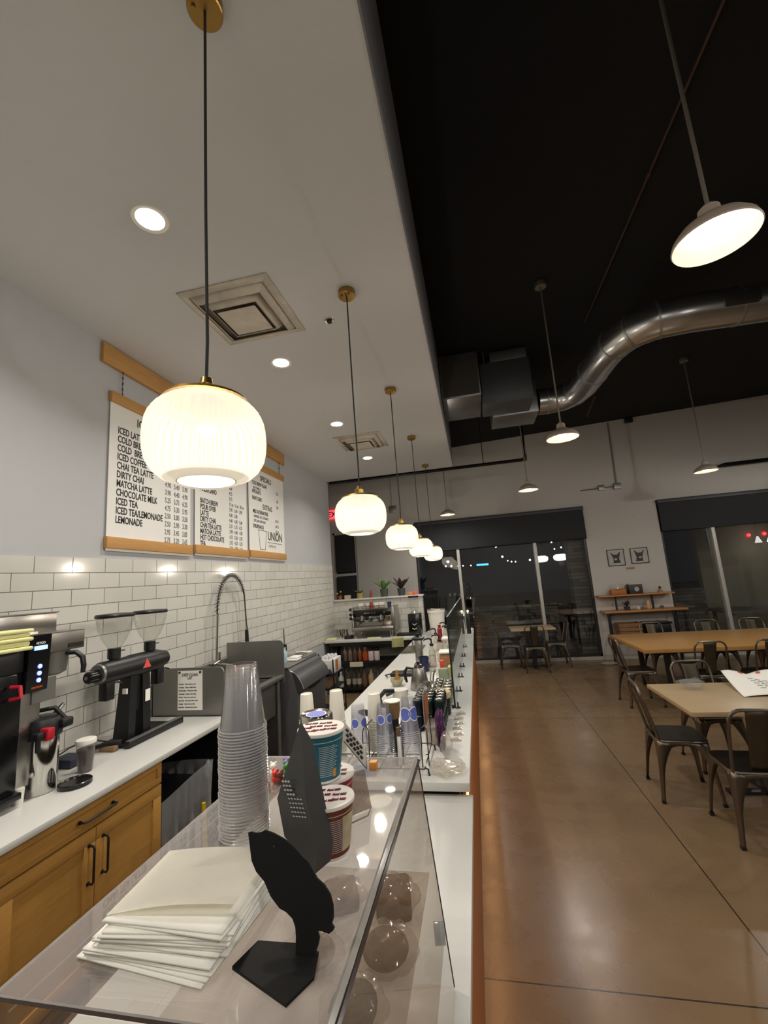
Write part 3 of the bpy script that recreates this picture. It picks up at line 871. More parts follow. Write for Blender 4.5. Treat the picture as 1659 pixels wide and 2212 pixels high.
MB().box(-2.303, -2.2985, 1.885, 1.955, 1.66, 1.682).build('display', glow('lcd_blue', '#2a7dff', 1.6), cp)
for k, z in enumerate((1.575, 1.54, 1.505)):
    MB().cyl((-2.311 + k * -0.0015, 1.925, z), (-2.304 - k * 0.0015, 1.925, z), 0.0115, n=14).build('button', glow('button_blue', '#2f57ff', 2.6), cp)
text('lettering', 'FETCO', 0.016, (-2.2995, 1.893, 1.69), FACE_X, M_WHITEPLASTIC, cp, bold=0.0004)
text('lettering', 'CAUTION', 0.013, (-2.312, 1.89, 1.466), FACE_X, mat('orange_print', '#c9551e', 0.5), cp, bold=0.0004)
bk = MB().lathe([(0.045, 1.5), (0.075, 1.515), (0.088, 1.62), (0.092, 1.632), (0, 1.632)], (-2.42, 2.08, 0), 24).build('brew_basket', M_DULLSTEEL, t)
MB().tube([(-2.345, 2.1, 1.615), (-2.29, 2.12, 1.615), (-2.255, 2.13, 1.585), (-2.25, 2.135, 1.535), (-2.255, 2.135, 1.50)], [0.012, 0.014, 0.015, 0.014, 0.012], 10).build('handle', M_BLACK, bk)
MB().box(-2.36, -2.352, 1.93, 2.06, 1.38, 1.5).build('label_plate', M_DULLSTEEL, t)
MB().box(-2.72, -2.30, 1.55, 1.865, ZC + 0.04, ZC + 0.07, 0.004).box(-2.70, -2.33, 1.56, 1.86, ZC + 0.07, 1.56, 0.01).build('side_housing', M_GLOSSBLACK, t)
lb = MB()
lb.tube([(-2.315, 1.79, 1.5), (-2.27, 1.80, 1.5), (-2.26, 1.80, 1.45), (-2.315, 1.79, 1.44)], 0.01, 8)
lb.build('basket_grip', M_RED, t)
for (x, y) in ((-2.345, 1.888), (-2.7, 1.6), (-2.7, 1.95), (-2.345, 1.6)):
    MB().cyl((x, y, ZC), (x, y, ZC + 0.075), 0.018, 0.022, n=14).build('foot', M_WHITEPLASTIC, t)
# folded cloths on the brewer head
cl = MB()
for k in range(5):
    z_ = 1.672 + 0.021 * k
    cl.box(-2.52 + 0.01 * k, -2.275 - 0.008 * (k % 2), 1.60 + 0.008 * (k % 3), 1.862 - 0.012 * (k % 2), z_, z_ + 0.02, 0.009, seg=3)
for v in cl.bm.verts:
    v.co.z += 0.05 * max(0, v.co.x + 2.36) * (1 if v.co.z > 1.7 else -0.2) - 0.03 * max(0, v.co.y - 1.8)
tag(cl.build('folded_cloth', M_YELLOWCLOTH), 'pale yellow folded cloths lying on the brewer at the left edge', 'cloth')
# thermal server
t = thing('thermal_server', 'shiny steel coffee server with black lid standing under the brewer head', 'coffee server', (-2.34, 2.045, ZC))
c = (-2.385, 2.02, 0)
MB().lathe([(0, ZC), (0.078, ZC), (0.082, ZC + 0.006), (0.082, 1.17), (0.08, 1.2), (0, 1.2)], c, 36).build('server_body', M_CHROME, t)
ld = MB().lathe([(0, 1.195), (0.092, 1.195), (0.095, 1.215), (0.095, 1.262), (0.085, 1.29), (0.05, 1.3), (0, 1.3)], c, 30).box(-2.35, -2.27, 2.04, 2.11, 1.225, 1.275, 0.012).build('server_lid', M_BLACK, t)
MB().tube([(-2.43, 2.0, 1.29), (-2.42, 2.01, 1.325), (-2.35, 2.06, 1.33), (-2.31, 2.085, 1.27)], 0.012, 8).build('carry_handle', M_BLACK, t)
MB().cyl((-2.38, 2.09, 1.29), (-2.37, 2.13, 1.335), 0.016, 0.01, n=12).build('vent_plug', M_CHROME, t)
MB().box(-2.31, -2.255, 1.945, 1.985, 1.195, 1.255, 0.005).build('tap_lever', M_RED, t)
MB().box(-2.305, -2.265, 1.90, 1.945, 1.205, 1.245, 0.008).cyl((-2.285, 1.92, 1.15), (-2.285, 1.92, 1.21), 0.012, n=10).build('tap', M_BLACK, t)
tag(MB().lathe([(0, ZC), (0.075, ZC), (0.079, ZC + 0.004), (0.079, ZC + 0.022), (0.075, ZC + 0.025), (0.071, ZC + 0.018), (0, ZC + 0.016)], (-2.235, 2.098, 0), 40).build('round_tray', M_GLOSSBLACK),
    'flat round black lid lying near the front of the left worktop', 'lid')
t = thing('iced_cup', 'clear plastic cup of dark coffee with a white lid beside the server', 'cup', (-2.34, 2.255, ZC))
c = (-2.345, 2.262, ZC)
MB().lathe([(0, 0.0), (0.036, 0.0), (0.05, 0.165), (0.0505, 0.165), (0.0365, -0.0005)], c, 28).build('cup_wall', clear_mat('cup_plastic', (0.96, 0.96, 0.96), 1.4, haze=0.03), t)
MB().lathe([(0, 0.004), (0.0345, 0.004), (0.0455, 0.125), (0, 0.128)], c, 28).build('coffee', mat('cold_coffee', '#3a2220', 0.4), t)
MB().lathe([(0.053, 0.155), (0.055, 0.165), (0.052, 0.178), (0.04, 0.182), (0, 0.176)], c, 28).build('lid', M_WHITEPLASTIC, t)
tag(MB().box(-2.62, -2.47, 2.28, 2.40, ZC, ZC + 0.052, 0.008).build('small_box', mat('navy_box', '#1d2033', 0.5)), 'small dark navy box behind the cup against the tiles', 'box')

# ------------------------------------------------------------------ twin hopper grinder
t = thing('coffee_grinder', 'black twin hopper coffee grinder with a horizontal motor on the left worktop', 'coffee grinder', (-2.5, 2.8, ZC))
xg, zg = -2.47, 1.425
MB().lathe([(0, 0), (0.066, 0), (0.073, 0.012), (0.073, 0.25), (0.078, 0.26), (0.078, 0.5), (0.07, 0.53), (0.055, 0.60), (0, 0.61)], (xg, 2.46, zg), 32, axis=(0, 1, 0)).build('motor_barrel', M_BLACK, t)
MB().lathe([(0, 0), (0.060, 0), (0.064, 0.008), (0.064, 0.02), (0, 0.02)], (xg, 2.442, zg), 32, axis=(0, 1, 0)).build('dial_ring', M_DULLSTEEL, t)
kb = MB().lathe([(0, 0), (0.03, 0), (0.038, 0.008), (0.038, 0.075), (0, 0.08)], (xg + 0.004, 2.365, zg - 0.006), 24, axis=(0, 1, 0)).build('adjustment_knob', M_GLOSSBLACK, t)
MB().cyl((xg + 0.004, 2.358, zg - 0.006), (xg + 0.004, 2.368, zg - 0.006), 0.012, n=14).build('knob_cap', M_STEEL, kb)
M_HOP = clear_mat('hopper_plastic', (0.93, 0.93, 0.91), 1.45, haze=0.06, haze_col=(0.7, 0.7, 0.68))
for (yh, z0) in ((2.575, 1.49), (2.905, 1.49)):
    h = MB().lathe([(0.03, z0 + 0.075), (0.038, z0 + 0.085), (0.07, z0 + 0.13), (0.095, z0 + 0.19), (0.110, z0 + 0.25), (0.115, z0 + 0.30)], (xg, yh, 0), 32).build('hopper', M_HOP, t)
    MB().lathe([(0.114, z0 + 0.288), (0.12, z0 + 0.288), (0.122, z0 + 0.302), (0.116, z0 + 0.312), (0.06, z0 + 0.316), (0, z0 + 0.316), ], (xg, yh, 0), 32).build('hopper_lid', M_BLACK, h)
    MB().lathe([(0, z0 - 0.02), (0.03, z0 - 0.02), (0.03, z0 + 0.012), (0.04, z0 + 0.015), (0.04, z0 + 0.08), (0, z0 + 0.08)], (xg, yh, 0), 24).cyl((xg, yh, z0 + 0.06), (xg + 0.035, yh + 0.055, z0 + 0.06), 0.004, n=8).build('hopper_collar', M_BLACK, h)
for yy in (2.525, 2.99):
    s = MB().box(xg - 0.032, xg + 0.032, yy - 0.035, yy + 0.035, zg - 0.18, zg - 0.05, 0.006).build('spout', M_BLACK, t)
    MB().tube([(xg, yy + 0.03, zg - 0.085), (xg + 0.01, yy + 0.075, zg - 0.08), (xg + 0.015, yy + 0.11, zg - 0.095)], 0.006, 8).build('bag_clip', M_BLACK, s)
st = MB()
st.prism([(xg - 0.075, 2.66, ZC + 0.01), (xg + 0.05, 2.66, ZC + 0.01), (xg + 0.035, 2.69, zg - 0.06), (xg - 0.05, 2.69, zg - 0.06)], (0, 0.06, 0))
st.prism([(xg - 0.075, 2.80, ZC + 0.01), (xg + 0.05, 2.80, ZC + 0.01), (xg + 0.035, 2.80, zg - 0.06), (xg - 0.05, 2.80, zg - 0.06)], (0, 0.07, 0))
st.box(xg - 0.05, xg + 0.02, 2.70, 2.83, 1.12, zg - 0.06)
std = st.build('stand', M_BLACK, t)
MB().box(xg + 0.046, xg + 0.05, 2.815, 2.86, 1.16, 1.24).build('rating_label', M_PAPER, std)
MB().box(xg + 0.0, xg + 0.036, 2.655, 2.664, 1.25, 1.285).build('rating_label', M_PAPER, std)
MB().prism([(xg + 0.0715, 2.755, zg - 0.025), (xg + 0.0715, 2.83, zg - 0.025), (xg + 0.0715, 2.793, zg + 0.038)], (0.008, 0, 0)).build('badge', mat('red_badge', '#e0564c', 0.5), t)
tr = MB().box(-2.63, -2.36, 2.60, 3.12, ZC, ZC + 0.014, 0.004).box(-2.385, -2.345, 2.59, 3.13, ZC, ZC + 0.04, 0.004).build('drip_tray', M_BLACK, t)
MB().box(-2.383, -2.35, 2.60, 3.12, ZC + 0.041, ZC + 0.046).build('tray_rail', M_DULLSTEEL, tr)
t2 = thing('bench_brush', 'black handled counter brush with tan bristles lying in front of the grinder', 'brush', (-2.5, 2.55, ZC))
MB().tube([(-2.62, 2.53, ZC + 0.012), (-2.56, 2.53, ZC + 0.03), (-2.45, 2.56, ZC + 0.05), (-2.40, 2.585, ZC + 0.05)], [0.01, 0.013, 0.018, 0.015], 10).build('brush_handle', M_BLACK, t2)
MB().box(-2.53, -2.41, 2.535, 2.575, ZC, ZC + 0.036, 0.008).build('bristles', mat('tan_bristles', '#80664a', 0.9, bump=0.4, scale=80), t2)
tag(MB().tube([(-2.6, 2.70, ZC + 0.006), (-2.68, 2.62, ZC + 0.05), (-2.72, 2.5, ZC + 0.04), (-2.74, 2.40, ZC + 0.006)], 0.005, 8).build('power_cord', M_BLACK), 'black power cord looping behind the grinder stand', 'cord')

# ------------------------------------------------------------------ stainless sink with sprayer
t = thing('prep_sink', 'stainless steel sink with high side splashes between worktop and ice bin', 'sink', (-2.4, 3.85, 0))
def splash(y, zt):
    q = MB()
    r = 0.05
    pts = [(-2.76, y, ZC + 0.0), (-2.09, y, ZC + 0.0)]
    for k in range(6):
        a = pi / 2 * k / 5
        pts.append((-2.09 - r + r * cos(a), y, zt - r + r * sin(a)))
    pts += [(-2.76, y, zt)]
    return q.prism(pts, (0, 0.014, 0)).build('side_splash', M_DULLSTEEL, t)
spl = splash(3.285, 1.297)
spl.scale = (1, 1, 1)
splash(4.40, 1.35)
MB().box(-2.77, -2.75, 3.285, 4.41, ZC - 0.02, 1.19, 0.003).build('back_splash', M_DULLSTEEL, t)
bs = MB()
bs.box(-2.75, -2.68, 3.3, 4.4, 0.97, 0.99).box(-2.17, -2.09, 3.3, 4.4, 0.955, 0.995, 0.008).box(-2.75, -2.1, 3.3, 3.36, 0.97, 0.99).box(-2.75, -2.1, 4.34, 4.4, 0.97, 0.99)
bs.box(-2.69, -2.67, 3.35, 4.35, 0.62, 0.98).box(-2.18, -2.16, 3.35, 4.35, 0.62, 0.98).box(-2.68, -2.17, 3.34, 3.36, 0.62, 0.98).box(-2.68, -2.17, 4.34, 4.36, 0.62, 0.98).box(-2.68, -2.17, 3.35, 4.35, 0.61, 0.63)
bs.build('basin', M_DULLSTEEL, t)
for (x, y) in ((-2.14, 3.33), (-2.14, 4.35), (-2.72, 3.33), (-2.72, 4.35)):
    MB().cyl((x, y, 0), (x, y, 0.97), 0.02, n=12).build('leg', M_DULLSTEEL, t)
tp = thing('cleaning_list', 'white DEEP CLEAN LIST sheet held by two black magnets on the steel splash', 'paper', (-2.4, 3.28, 1.12))
MB().box(-2.515, -2.285, 3.282, 3.2845, 0.965, 1.275).build('sheet', M_PAPER, tp)
text('lettering', 'DEEP CLEAN\nLIST', 0.03, (-2.4, 3.2815, 1.232), FACE_Y, M_INK, tp, 'CENTER', bold=0.0006, squash=0.85, line=0.85)
for k, (a, b2) in enumerate((('Monday', 'Dust shelves and'), ('Tuesday', 'Clean coffee bins'), ('Wednesday', 'Wipe the walls'), ('Thursday', 'Empty the fridge'), ('Friday', 'Clean the windows'), ('Saturday', 'Scrub the floor sink'), ('Sunday', 'Clean the ice bin'), ('Monthly', 'Descale the brewer'))):
    text('lettering', a + ':  ' + b2, 0.0145, (-2.505, 3.2815, 1.165 - 0.026 * k), FACE_Y, M_INK, tp, bold=0.0003)
for x in (-2.497, -2.303):
    MB().cyl((x, 3.284, 1.262), (x, 3.276, 1.262), 0.009, n=14).build('magnet', M_BLACK, tp)
t = thing('pre_rinse_faucet', 'tall chrome pre rinse faucet with a black spring arch over the sink', 'faucet', (-2.72, 4.1, 1.0))
MB().cyl((-2.755, 4.11, 1.18), (-2.69, 4.11, 1.18), 0.028, n=16).tube([(-2.70, 4.06, 1.18), (-2.70, 4.165, 1.2), (-2.70, 4.165, 1.29)], 0.016, 10).tube([(-2.70, 4.11, 1.18), (-2.60, 4.11, 1.17), (-2.45, 4.05, 1.16), (-2.44, 4.05, 1.10)], 0.014, 10).build('valve_body', M_CHROME, t)
MB().tube([(-2.70, 4.11, 1.18), (-2.70, 4.135, 1.68)], 0.013, 10).build('riser', M_CHROME, t)
arch = []
for k in range(40):
    f = k / 39
    a = pi * 0.86 * f
    arch.append(Vector((-2.70 + 0.0 * f, 4.42 - 0.285 * cos(a), 1.68 + 0.41 * sin(a) ** 0.9)))
MB().tube(arch, 0.009, 8).build('hose', M_BLACK, t)
spr = []
turns = 30
for k in range(turns * 10 + 1):
    f = k / (turns * 10) * 0.97
    i = min(38, int(f * 39)); fr = f * 39 - i
    p = arch[i].lerp(arch[i + 1], fr)
    tn = (arch[i + 1] - arch[i]).normalized()
    u = tn.cross(Vector((1, 0, 0))).normalized()
    a = 2 * pi * k / 10
    spr.append(p + 0.022 * (cos(a) * u + sin(a) * Vector((1, 0, 0))))
MB().tube(spr, 0.0035, 5).build('spring', M_DULLSTEEL, t)
e = arch[-1]
MB().tube([e, (e.x, e.y + 0.01, e.z - 0.08), (-2.70, 4.72, 1.48)], 0.011, 8).build('drop_hose', M_CHROME, t)
MB().cyl((-2.70, 4.72, 1.49), (-2.70, 4.722, 1.44), 0.016, n=12).build('swivel', M_CHROME, t)
MB().tube([(-2.70, 4.722, 1.45), (-2.70, 4.73, 1.25)], [0.02, 0.024], 12).build('grip', M_BLACK, t)
sh = MB().lathe([(0, 0.06), (0.02, 0.06), (0.035, 0.0), (0, 0.0)], (-2.70, 4.733, 1.19), 18).build('spray_head', M_CHROME, t)
MB().lathe([(0, 0.012), (0.036, 0.012), (0.036, -0.014), (0, -0.014)], (-2.70, 4.733, 1.186), 18).build('bumper', mat('blue_rubber', '#2448b4', 0.5), sh)
MB().tube([(-2.69, 4.70, 1.24), (-2.67, 4.66, 1.30), (-2.665, 4.64, 1.36)], 0.008, 8).build('trigger', M_BLACK, t)

# ------------------------------------------------------------------ ice bin and what lies on it
M_CHAR = mat('charcoal_plastic', '#565657', 0.5, var=0.08)
t = thing('ice_bin', 'dark grey ice bin with a sloping curved door beyond the sink', 'ice bin', (-2.4, 5.0, 0))
MB().prism([(-2.76, 4.58, 0.06), (-2.06, 4.58, 0.06), (-2.03, 4.58, 0.74), (-2.10, 4.58, 0.98), (-2.13, 4.58, 1.02), (-2.76, 4.58, 1.02)], (0, 0.9, 0)).build('bin_body', M_CHAR, t)
dr = [(-2.112, 0.985), (-2.06, 0.955), (-2.02, 0.91), (-1.985, 0.85), (-1.965, 0.79), (-2.0, 0.76), (-2.05, 0.77)]
MB().prism([(x, 4.60, z) for x, z in dr] + [(-2.12, 4.6, 0.9)], (0, 0.86, 0)).build('bin_door', mat('dark_door_plastic', '#3c3c3e', 0.4, var=0.08), t)
MB().tube([(x + 0.004, 4.60, z + 0.004) for x, z in dr[:5]], 0.005, 6).build('door_trim', M_STEEL, t)
MB().box(-2.06, -1.99, 4.9, 5.2, 0.74, 0.77, 0.006).build('door_grip', M_BLACK, t)
MB().box(-2.76, -2.12, 4.57, 5.49, 1.02, 1.035, 0.004).build('bin_top', M_DULLSTEEL, t)
for (x, y) in ((-2.7, 4.64), (-2.12, 4.64), (-2.7, 5.42), (-2.12, 5.42)):
    MB().cyl((x, y, 0), (x, y, 0.08), 0.025, n=10).build('foot', M_BLACK, t)
t = thing('spray_bottle', 'pale blue spray bottle with a black trigger standing on the ice bin', 'spray bottle', (-2.3, 4.86, 1.035))
c = (-2.31, 4.87, 1.035)
MB().lathe([(0, 0), (0.04, 0), (0.042, 0.01), (0.042, 0.11), (0.03, 0.145), (0.014, 0.165), (0.014, 0.18), (0, 0.18)], c, 20).build('bottle', mat('pale_blue_plastic', '#a9c3cc', 0.3), t)
MB().box(-2.33, -2.27, 4.855, 4.885, 1.215, 1.245, 0.008).box(-2.278, -2.268, 4.862, 4.878, 1.17, 1.22, 0.003).build('trigger', M_BLACK, t)
tag(MB().tube([(-2.5, 5.31, 1.035), (-2.5, 5.30, 1.2), (-2.5, 5.29, 1.36)], [0.012, 0.009, 0.009], 8).lathe([(0.012, -0.006), (0.022, 0), (0.012, 0.006), (0.012, -0.006)], (-2.5, 5.288, 1.375), 12, axis=(1, 0, 0)).build('long_spoon', M_DULLSTEEL),
    'long grey spoon handle sticking up behind the ice bin', 'spoon')
tag(MB().box(-2.36, -2.17, 4.92, 5.08, 1.035, 1.06, 0.012).box(-2.30, -2.18, 4.96, 5.12, 1.06, 1.078, 0.009).build('cloth_pad', mat('white_cloth', '#dcdad2', 0.9, bump=0.2)), 'white folded cloth on a tray at the near edge of the ice bin', 'cloth')
t = thing('ice_scoop', 'black ice scoop lying across the ice bin top', 'scoop', (-2.42, 5.3, 1.035))
MB().sph((-2.6, 5.22, 1.07), 0.11, (1.1, 0.75, 0.28), 18).build('bowl', M_GLOSSBLACK, t)
MB().tube([(-2.5, 5.2, 1.07), (-2.44, 5.16, 1.06)], 0.016, 8).build('handle', M_GLOSSBLACK, t)
t = thing('drying_tray', 'steel tray with clear tongs at the far end of the ice bin', 'tray', (-2.3, 5.36, 1.035))
MB().box(-2.42, -2.14, 5.14, 5.47, 1.035, 1.05, 0.004).build('tray', M_DULLSTEEL, t)
MB().tube([(-2.4, 5.42, 1.06), (-2.2, 5.2, 1.07)], 0.008, 6).tube([(-2.38, 5.44, 1.06), (-2.18, 5.24, 1.08)], 0.008, 6).build('tongs', M_CHROME, t)

# ------------------------------------------------------------------ the bar
M_FRONTWOOD = mat('orange_wood_front', '#a4602c', 0.45, var=0.2, scale=4, stretch=(1, 12, 1))
tag(MB().box(-1.10, -0.128, 2.21, 8.135, ZC - 0.04, ZC, 0.003).box(-0.99, -0.128, 8.13, 8.37, ZC - 0.04, ZC, 0.003).build('bar_worktop', M_QUARTZ), 'long white quartz bar top running towards the windows', 'worktop')
tag(MB().box(-1.10, -0.118, -1.5, 2.235, 0.825, 0.86, 0.003).build('lower_worktop', M_QUARTZ), 'lower white quartz counter under the clear display case', 'worktop')
tag(MB().box(-0.175, -0.155, -1.5, 8.3, 0.0, 0.824, 0.003).build('bar_cladding', M_FRONTWOOD), 'orange brown wood front of the bar facing the dining floor', 'panel')
tag(MB().box(-1.02, -0.18, 2.25, 7.4, 0.0, 0.878).build('bar_cabinet', mat('dark_cabinet', '#37332f', 0.6)), 'dark cabinet run beneath the long white bar top', 'cabinet')
tag(MB().box(-1.02, -0.18, -1.5, 2.2, 0.0, 0.823).build('bar_cabinet', mat('dark_cabinet', '#37332f', 0.6)), 'dark cabinet beneath the lower counter and the display case', 'cabinet')

# warm light strip added unseen under the guest side overhang, source for the floor glow
M_LED = glow('amber_strip', (1.0, 0.45, 0.14), 2.0)
tag(MB().box(-0.154, -0.144, -1.4, 8.2, 0.812, 0.824).build('light_strip', M_LED), 'thin unseen amber light strip under the guest side edge of the bar', 'light strip')
led = bpy.data.lights.new('strip_light', 'AREA')
led.shape = 'RECTANGLE'; led.size = 9.4; led.size_y = 0.012; led.energy = 10.0; led.color = (1.0, 0.5, 0.2)
led_o = bpy.data.objects.new('strip_light', led)
COL.objects.link(led_o)
led_o.matrix_world = Matrix.Translation((-0.138, 3.4, 0.81)) @ Matrix.Rotation(radians(-25), 4, 'Y') @ Matrix.Rotation(pi / 2, 4, 'Z')
# clear sneeze guard with four feet
t = thing('sneeze_guard', 'clear glass partition standing along the bar edge on small dark feet', 'glass screen', (-0.245, 3.38, ZC))
MB().box(-0.250, -0.240, 3.36, 6.7, ZC + 0.012, 1.585).build('glass_panel', clear_mat('guard_glass', (0.86, 0.90, 0.89), 1.5, haze=0.05, haze_col=(0.25, 0.28, 0.28)), t)
MB().box(-0.2515, -0.2385, 3.355, 3.363, ZC + 0.012, 1.587).build('glass_edge', mat('dark_glass_edge', '#23302d', 0.15), t)
MB().box(-0.2515, -0.2385, 3.36, 6.7, 1.583, 1.588).build('glass_edge', mat('pale_glass_edge', '#a5b0ac', 0.12), t)
for y in (3.40, 3.88, 4.40, 4.90, 5.5, 6.2):
    MB().lathe([(0, 0), (0.019, 0), (0.019, 0.005), (0.006, 0.009), (0.005, 0.04), (0, 0.04)], (-0.226, y, ZC), 20).cyl((-0.262, y, ZC), (-0.262, y, ZC + 0.02), 0.01, n=14).build('foot', M_BLACK, t)

M_CUPW = mat('white_paper_cup', '#dcd7c9', 0.75, var=0.02)
M_CLEARCUP = clear_mat('clear_cup', (0.99, 0.99, 0.99), 1.42, haze=0.03, haze_col=(0.85, 0.85, 0.88), rough=0.06, gain=1.0)
M_CLEARLAV = clear_mat('clear_cup_lavender', (0.985, 0.985, 0.99), 1.42, haze=0.024, haze_col=(0.72, 0.72, 0.88), rough=0.06)
M_CUPRIM = clear_mat('clear_cup_rim', (0.98, 0.98, 0.98), 1.5, haze=0.3, haze_col=(0.9, 0.9, 0.88), rough=0.1, gain=2.0)
M_DECAL = mat('blue_decal', '#5d68b8', 0.5, var=0.1)

def inv_cup(rr, rb, h):
    """mouth-down cup: rim at z 0"""
    return [(rr - 0.003, 0.0), (rr, 0.001), (rr, 0.005), (rr - 0.003, 0.006), (rb + 0.001, h - 0.003), (rb - 0.001, h), (rb - 0.004, h), (rb - 0.005, h - 0.006), (0, h - 0.006)]
def cup_stack(name, label, group, x, y, z, n, step, rr, rb, h, material, seg=28, decal=0, lean=(0, 0), da=0.0, rim=None):
    first = None
    for i in range(n):
        jx, jy = random.uniform(-0.0008, 0.0008) + lean[0] * i, random.uniform(-0.0008, 0.0008) + lean[1] * i
        if first is None:
            first = MB().lathe(inv_cup(rr, rb, h), (0, 0, 0), seg).build(name, material)
            if rim:
                MB().lathe([(rr - 0.0022, 0.0012), (rr + 0.0006, 0.0004), (rr + 0.0012, 0.0022), (rr - 0.0005, 0.0034), (rr - 0.0022, 0.0012)], (0, 0, 0), seg).build('rim', rim, first)
            first.location = (x, y, z)
            tag(first, label, 'cup', group)
            last = first
        else:
            last = dup(first, (x + jx, y + jy, z + step * i))
        if decal and i == n - 1:
            for a in ((-pi / 2 - 0.25 + da), (-pi / 2 + 1.1 + da)):
                zc = h * 0.52
                rc = rr + (rb - rr) * zc / h + 0.0012
                q = MB(); w = MB()
                for b_, rad in ((q, decal), (w, decal * 1.17)):
                    k = 0.0008 if b_ is q else 0.0002
                    pts = [(0, 0)] + [(rad * cos(2 * pi * j / 24), rad * sin(2 * pi * j / 24)) for j in range(24)]
                    vs = []
                    for (u, v) in pts:
                        r2 = rr + (rb - rr) * (zc + v) / h + 0.001 + k
                        aa = a + u / r2
                        vs.append(b_.bm.verts.new((last.location.x + r2 * cos(aa), last.location.y + r2 * sin(aa), last.location.z + zc + v)))
                    for j in range(24):
                        b_.bm.faces.new((vs[0], vs[1 + j], vs[1 + (j + 1) % 24]))
                w.build('decal_ring', mat('decal_white', '#e9ecf4', 0.5), last, fix=False)
                q.build('decal', M_DECAL, last, fix=False)
    return last

# cup organiser rack on the near end of the bar
M_WIRE = mat('black_wire', '#141313', 0.4)
t = thing('cup_rack', 'black wire cup organiser rack on the near end of the bar', 'rack', (-0.6, 2.42, ZC))
wr = MB()
for y in (2.28, 2.46, 2.62):
    wr.tube([(-1.09, y, ZC + 0.03), (-0.345, y, ZC + 0.03)], 0.003, 6)
for x in (-1.09, -0.98, -0.86, -0.765, -0.655, -0.575, -0.47, -0.345):
    wr.tube([(x, 2.28, ZC + 0.03), (x, 2.62, ZC + 0.03)], 0.003, 6)
wr.build('base_grid', M_WIRE, t)
for x in (-0.655, -0.475, -0.345):
    MB().tube([(x - 0.012, 2.30, ZC + 0.03), (x - 0.012, 2.32, ZC + 0.19), (x - 0.005, 2.325, ZC + 0.21), (x + 0.008, 2.33, ZC + 0.215), (x + 0.018, 2.33, ZC + 0.19), (x + 0.018, 2.32, ZC + 0.03)], 0.003, 6).build('divider', M_WIRE, t)
    MB().tube([(x + 0.002, 2.328, ZC + 0.214), (x + 0.002, 2.47, ZC + 0.205), (x + 0.002, 2.6, ZC + 0.2), (x + 0.002, 2.62, ZC + 0.03)], 0.003, 6).build('divider', M_WIRE, t)
for (x, y) in ((-1.08, 2.29), (-0.34, 2.29), (-1.08, 2.61), (-0.34, 2.61)):
    MB().tube([(x, y, ZC + 0.03), (x + 0.012, y - 0.008, ZC + 0.028), (x + 0.016, y - 0.01, ZC)], 0.004, 6).build('foot', M_WIRE, t)
zr = ZC + 0.034
cup_stack('paper_cup', 'white paper cup in the leftmost short stack, left of the mason jar lid', 'white cups left of the jar', -1.05, 2.5, zr, 14, 0.0125, 0.047, 0.034, 0.15, M_CUPW)
cup_stack('paper_cup', 'white paper cup in the plain stack directly behind the mason jar', 'white cups behind the jar', -0.865, 2.5, zr, 14, 0.0125, 0.049, 0.036, 0.165, M_CUPW)
cup_stack('paper_cup', 'white paper cup in the tall stack with many rims between clear cups', 'white cups between the clear stacks', -0.645, 2.52, zr, 13, 0.013, 0.046, 0.033, 0.145, M_CUPW)
cup_stack('clear_cup', 'clear plastic cup in the left rack stack with a blue round decal', 'clear cups in the left of the rack', -0.715, 2.42, zr, 8, 0.012, 0.051, 0.034, 0.185, M_CLEARLAV, rim=M_CUPRIM, decal=0.022)
cup_stack('clear_cup', 'clear plastic cup in the middle rack stack with blue round decals', 'clear cups in the middle of the rack', -0.565, 2.40, zr, 14, 0.0095, 0.050, 0.033, 0.155, M_CLEARLAV, rim=M_CUPRIM, decal=0.021)
cup_stack('clear_cup', 'clear plastic cup in the tall right rack stack with big blue decals', 'clear cups in the right of the rack', -0.42, 2.36, zr, 17, 0.0095, 0.052, 0.031, 0.17, M_CLEARLAV, rim=M_CUPRIM, decal=0.03, da=-0.1)
t = thing('lid_stack', 'short stack of white rimmed sampling cups in a black holder among the clear cups', 'cups', (-0.535, 2.50, ZC))
MB().cyl((-0.535, 2.505, ZC + 0.03), (-0.535, 2.505, 1.13), 0.03, n=18).build('holder', M_BLACK, t)
sc = MB()
for k in range(5):
    sc.lathe([(0.032, 0), (0.041, 0.05), (0.043, 0.05), (0.034, 0)], (-0.535, 2.505, 1.125 + 0.009 * k), 24)
sc.build('sampling_cup', mat('kraft_cup', '#8a6d48', 0.7), t)
MB().lathe([(0.04, 0), (0.047, 0.001), (0.047, 0.006), (0.03, 0.002), (0, 0.002)], (-0.535, 2.505, 1.212), 24).build('rim', M_CUPW, t)
for (x, lab, col) in ((-0.475, 'white plastic marker standing upright in the rack beside the big clear stack', '#e3e0d8'),):
    t = thing('marker_pen', lab, 'marker', (x, 2.33, ZC))
    MB().box(x - 0.010, x + 0.010, 2.318, 2.326, 0.955, 1.09, 0.002).build('barrel', mat('marker_white', col, 0.5), t)
    MB().box(x - 0.011, x + 0.011, 2.316, 2.328, 1.09, 1.135, 0.003).build('marker_cap', mat('brown_cap', '#5a4530', 0.5), t)
t = thing('label_tag', 'small white label strips clipped to the right wire of the cup rack', 'label', (-0.335, 2.31, ZC))
MB().box(-0.352, -0.336, 2.288, 2.292, ZC + 0.04, ZC + 0.075).box(-0.352, -0.336, 2.289, 2.293, ZC + 0.085, ZC + 0.125).build('strip', M_PAPER, t)
tag(MB().box(-0.70, -0.60, 2.26, 2.30, ZC, ZC + 0.055, 0.003).build('sticker_box', mat('pale_blue_box', '#9fb3cf', 0.5, var=0.2, scale=30)), 'small pale blue box of stickers in front of the middle clear cups', 'box')

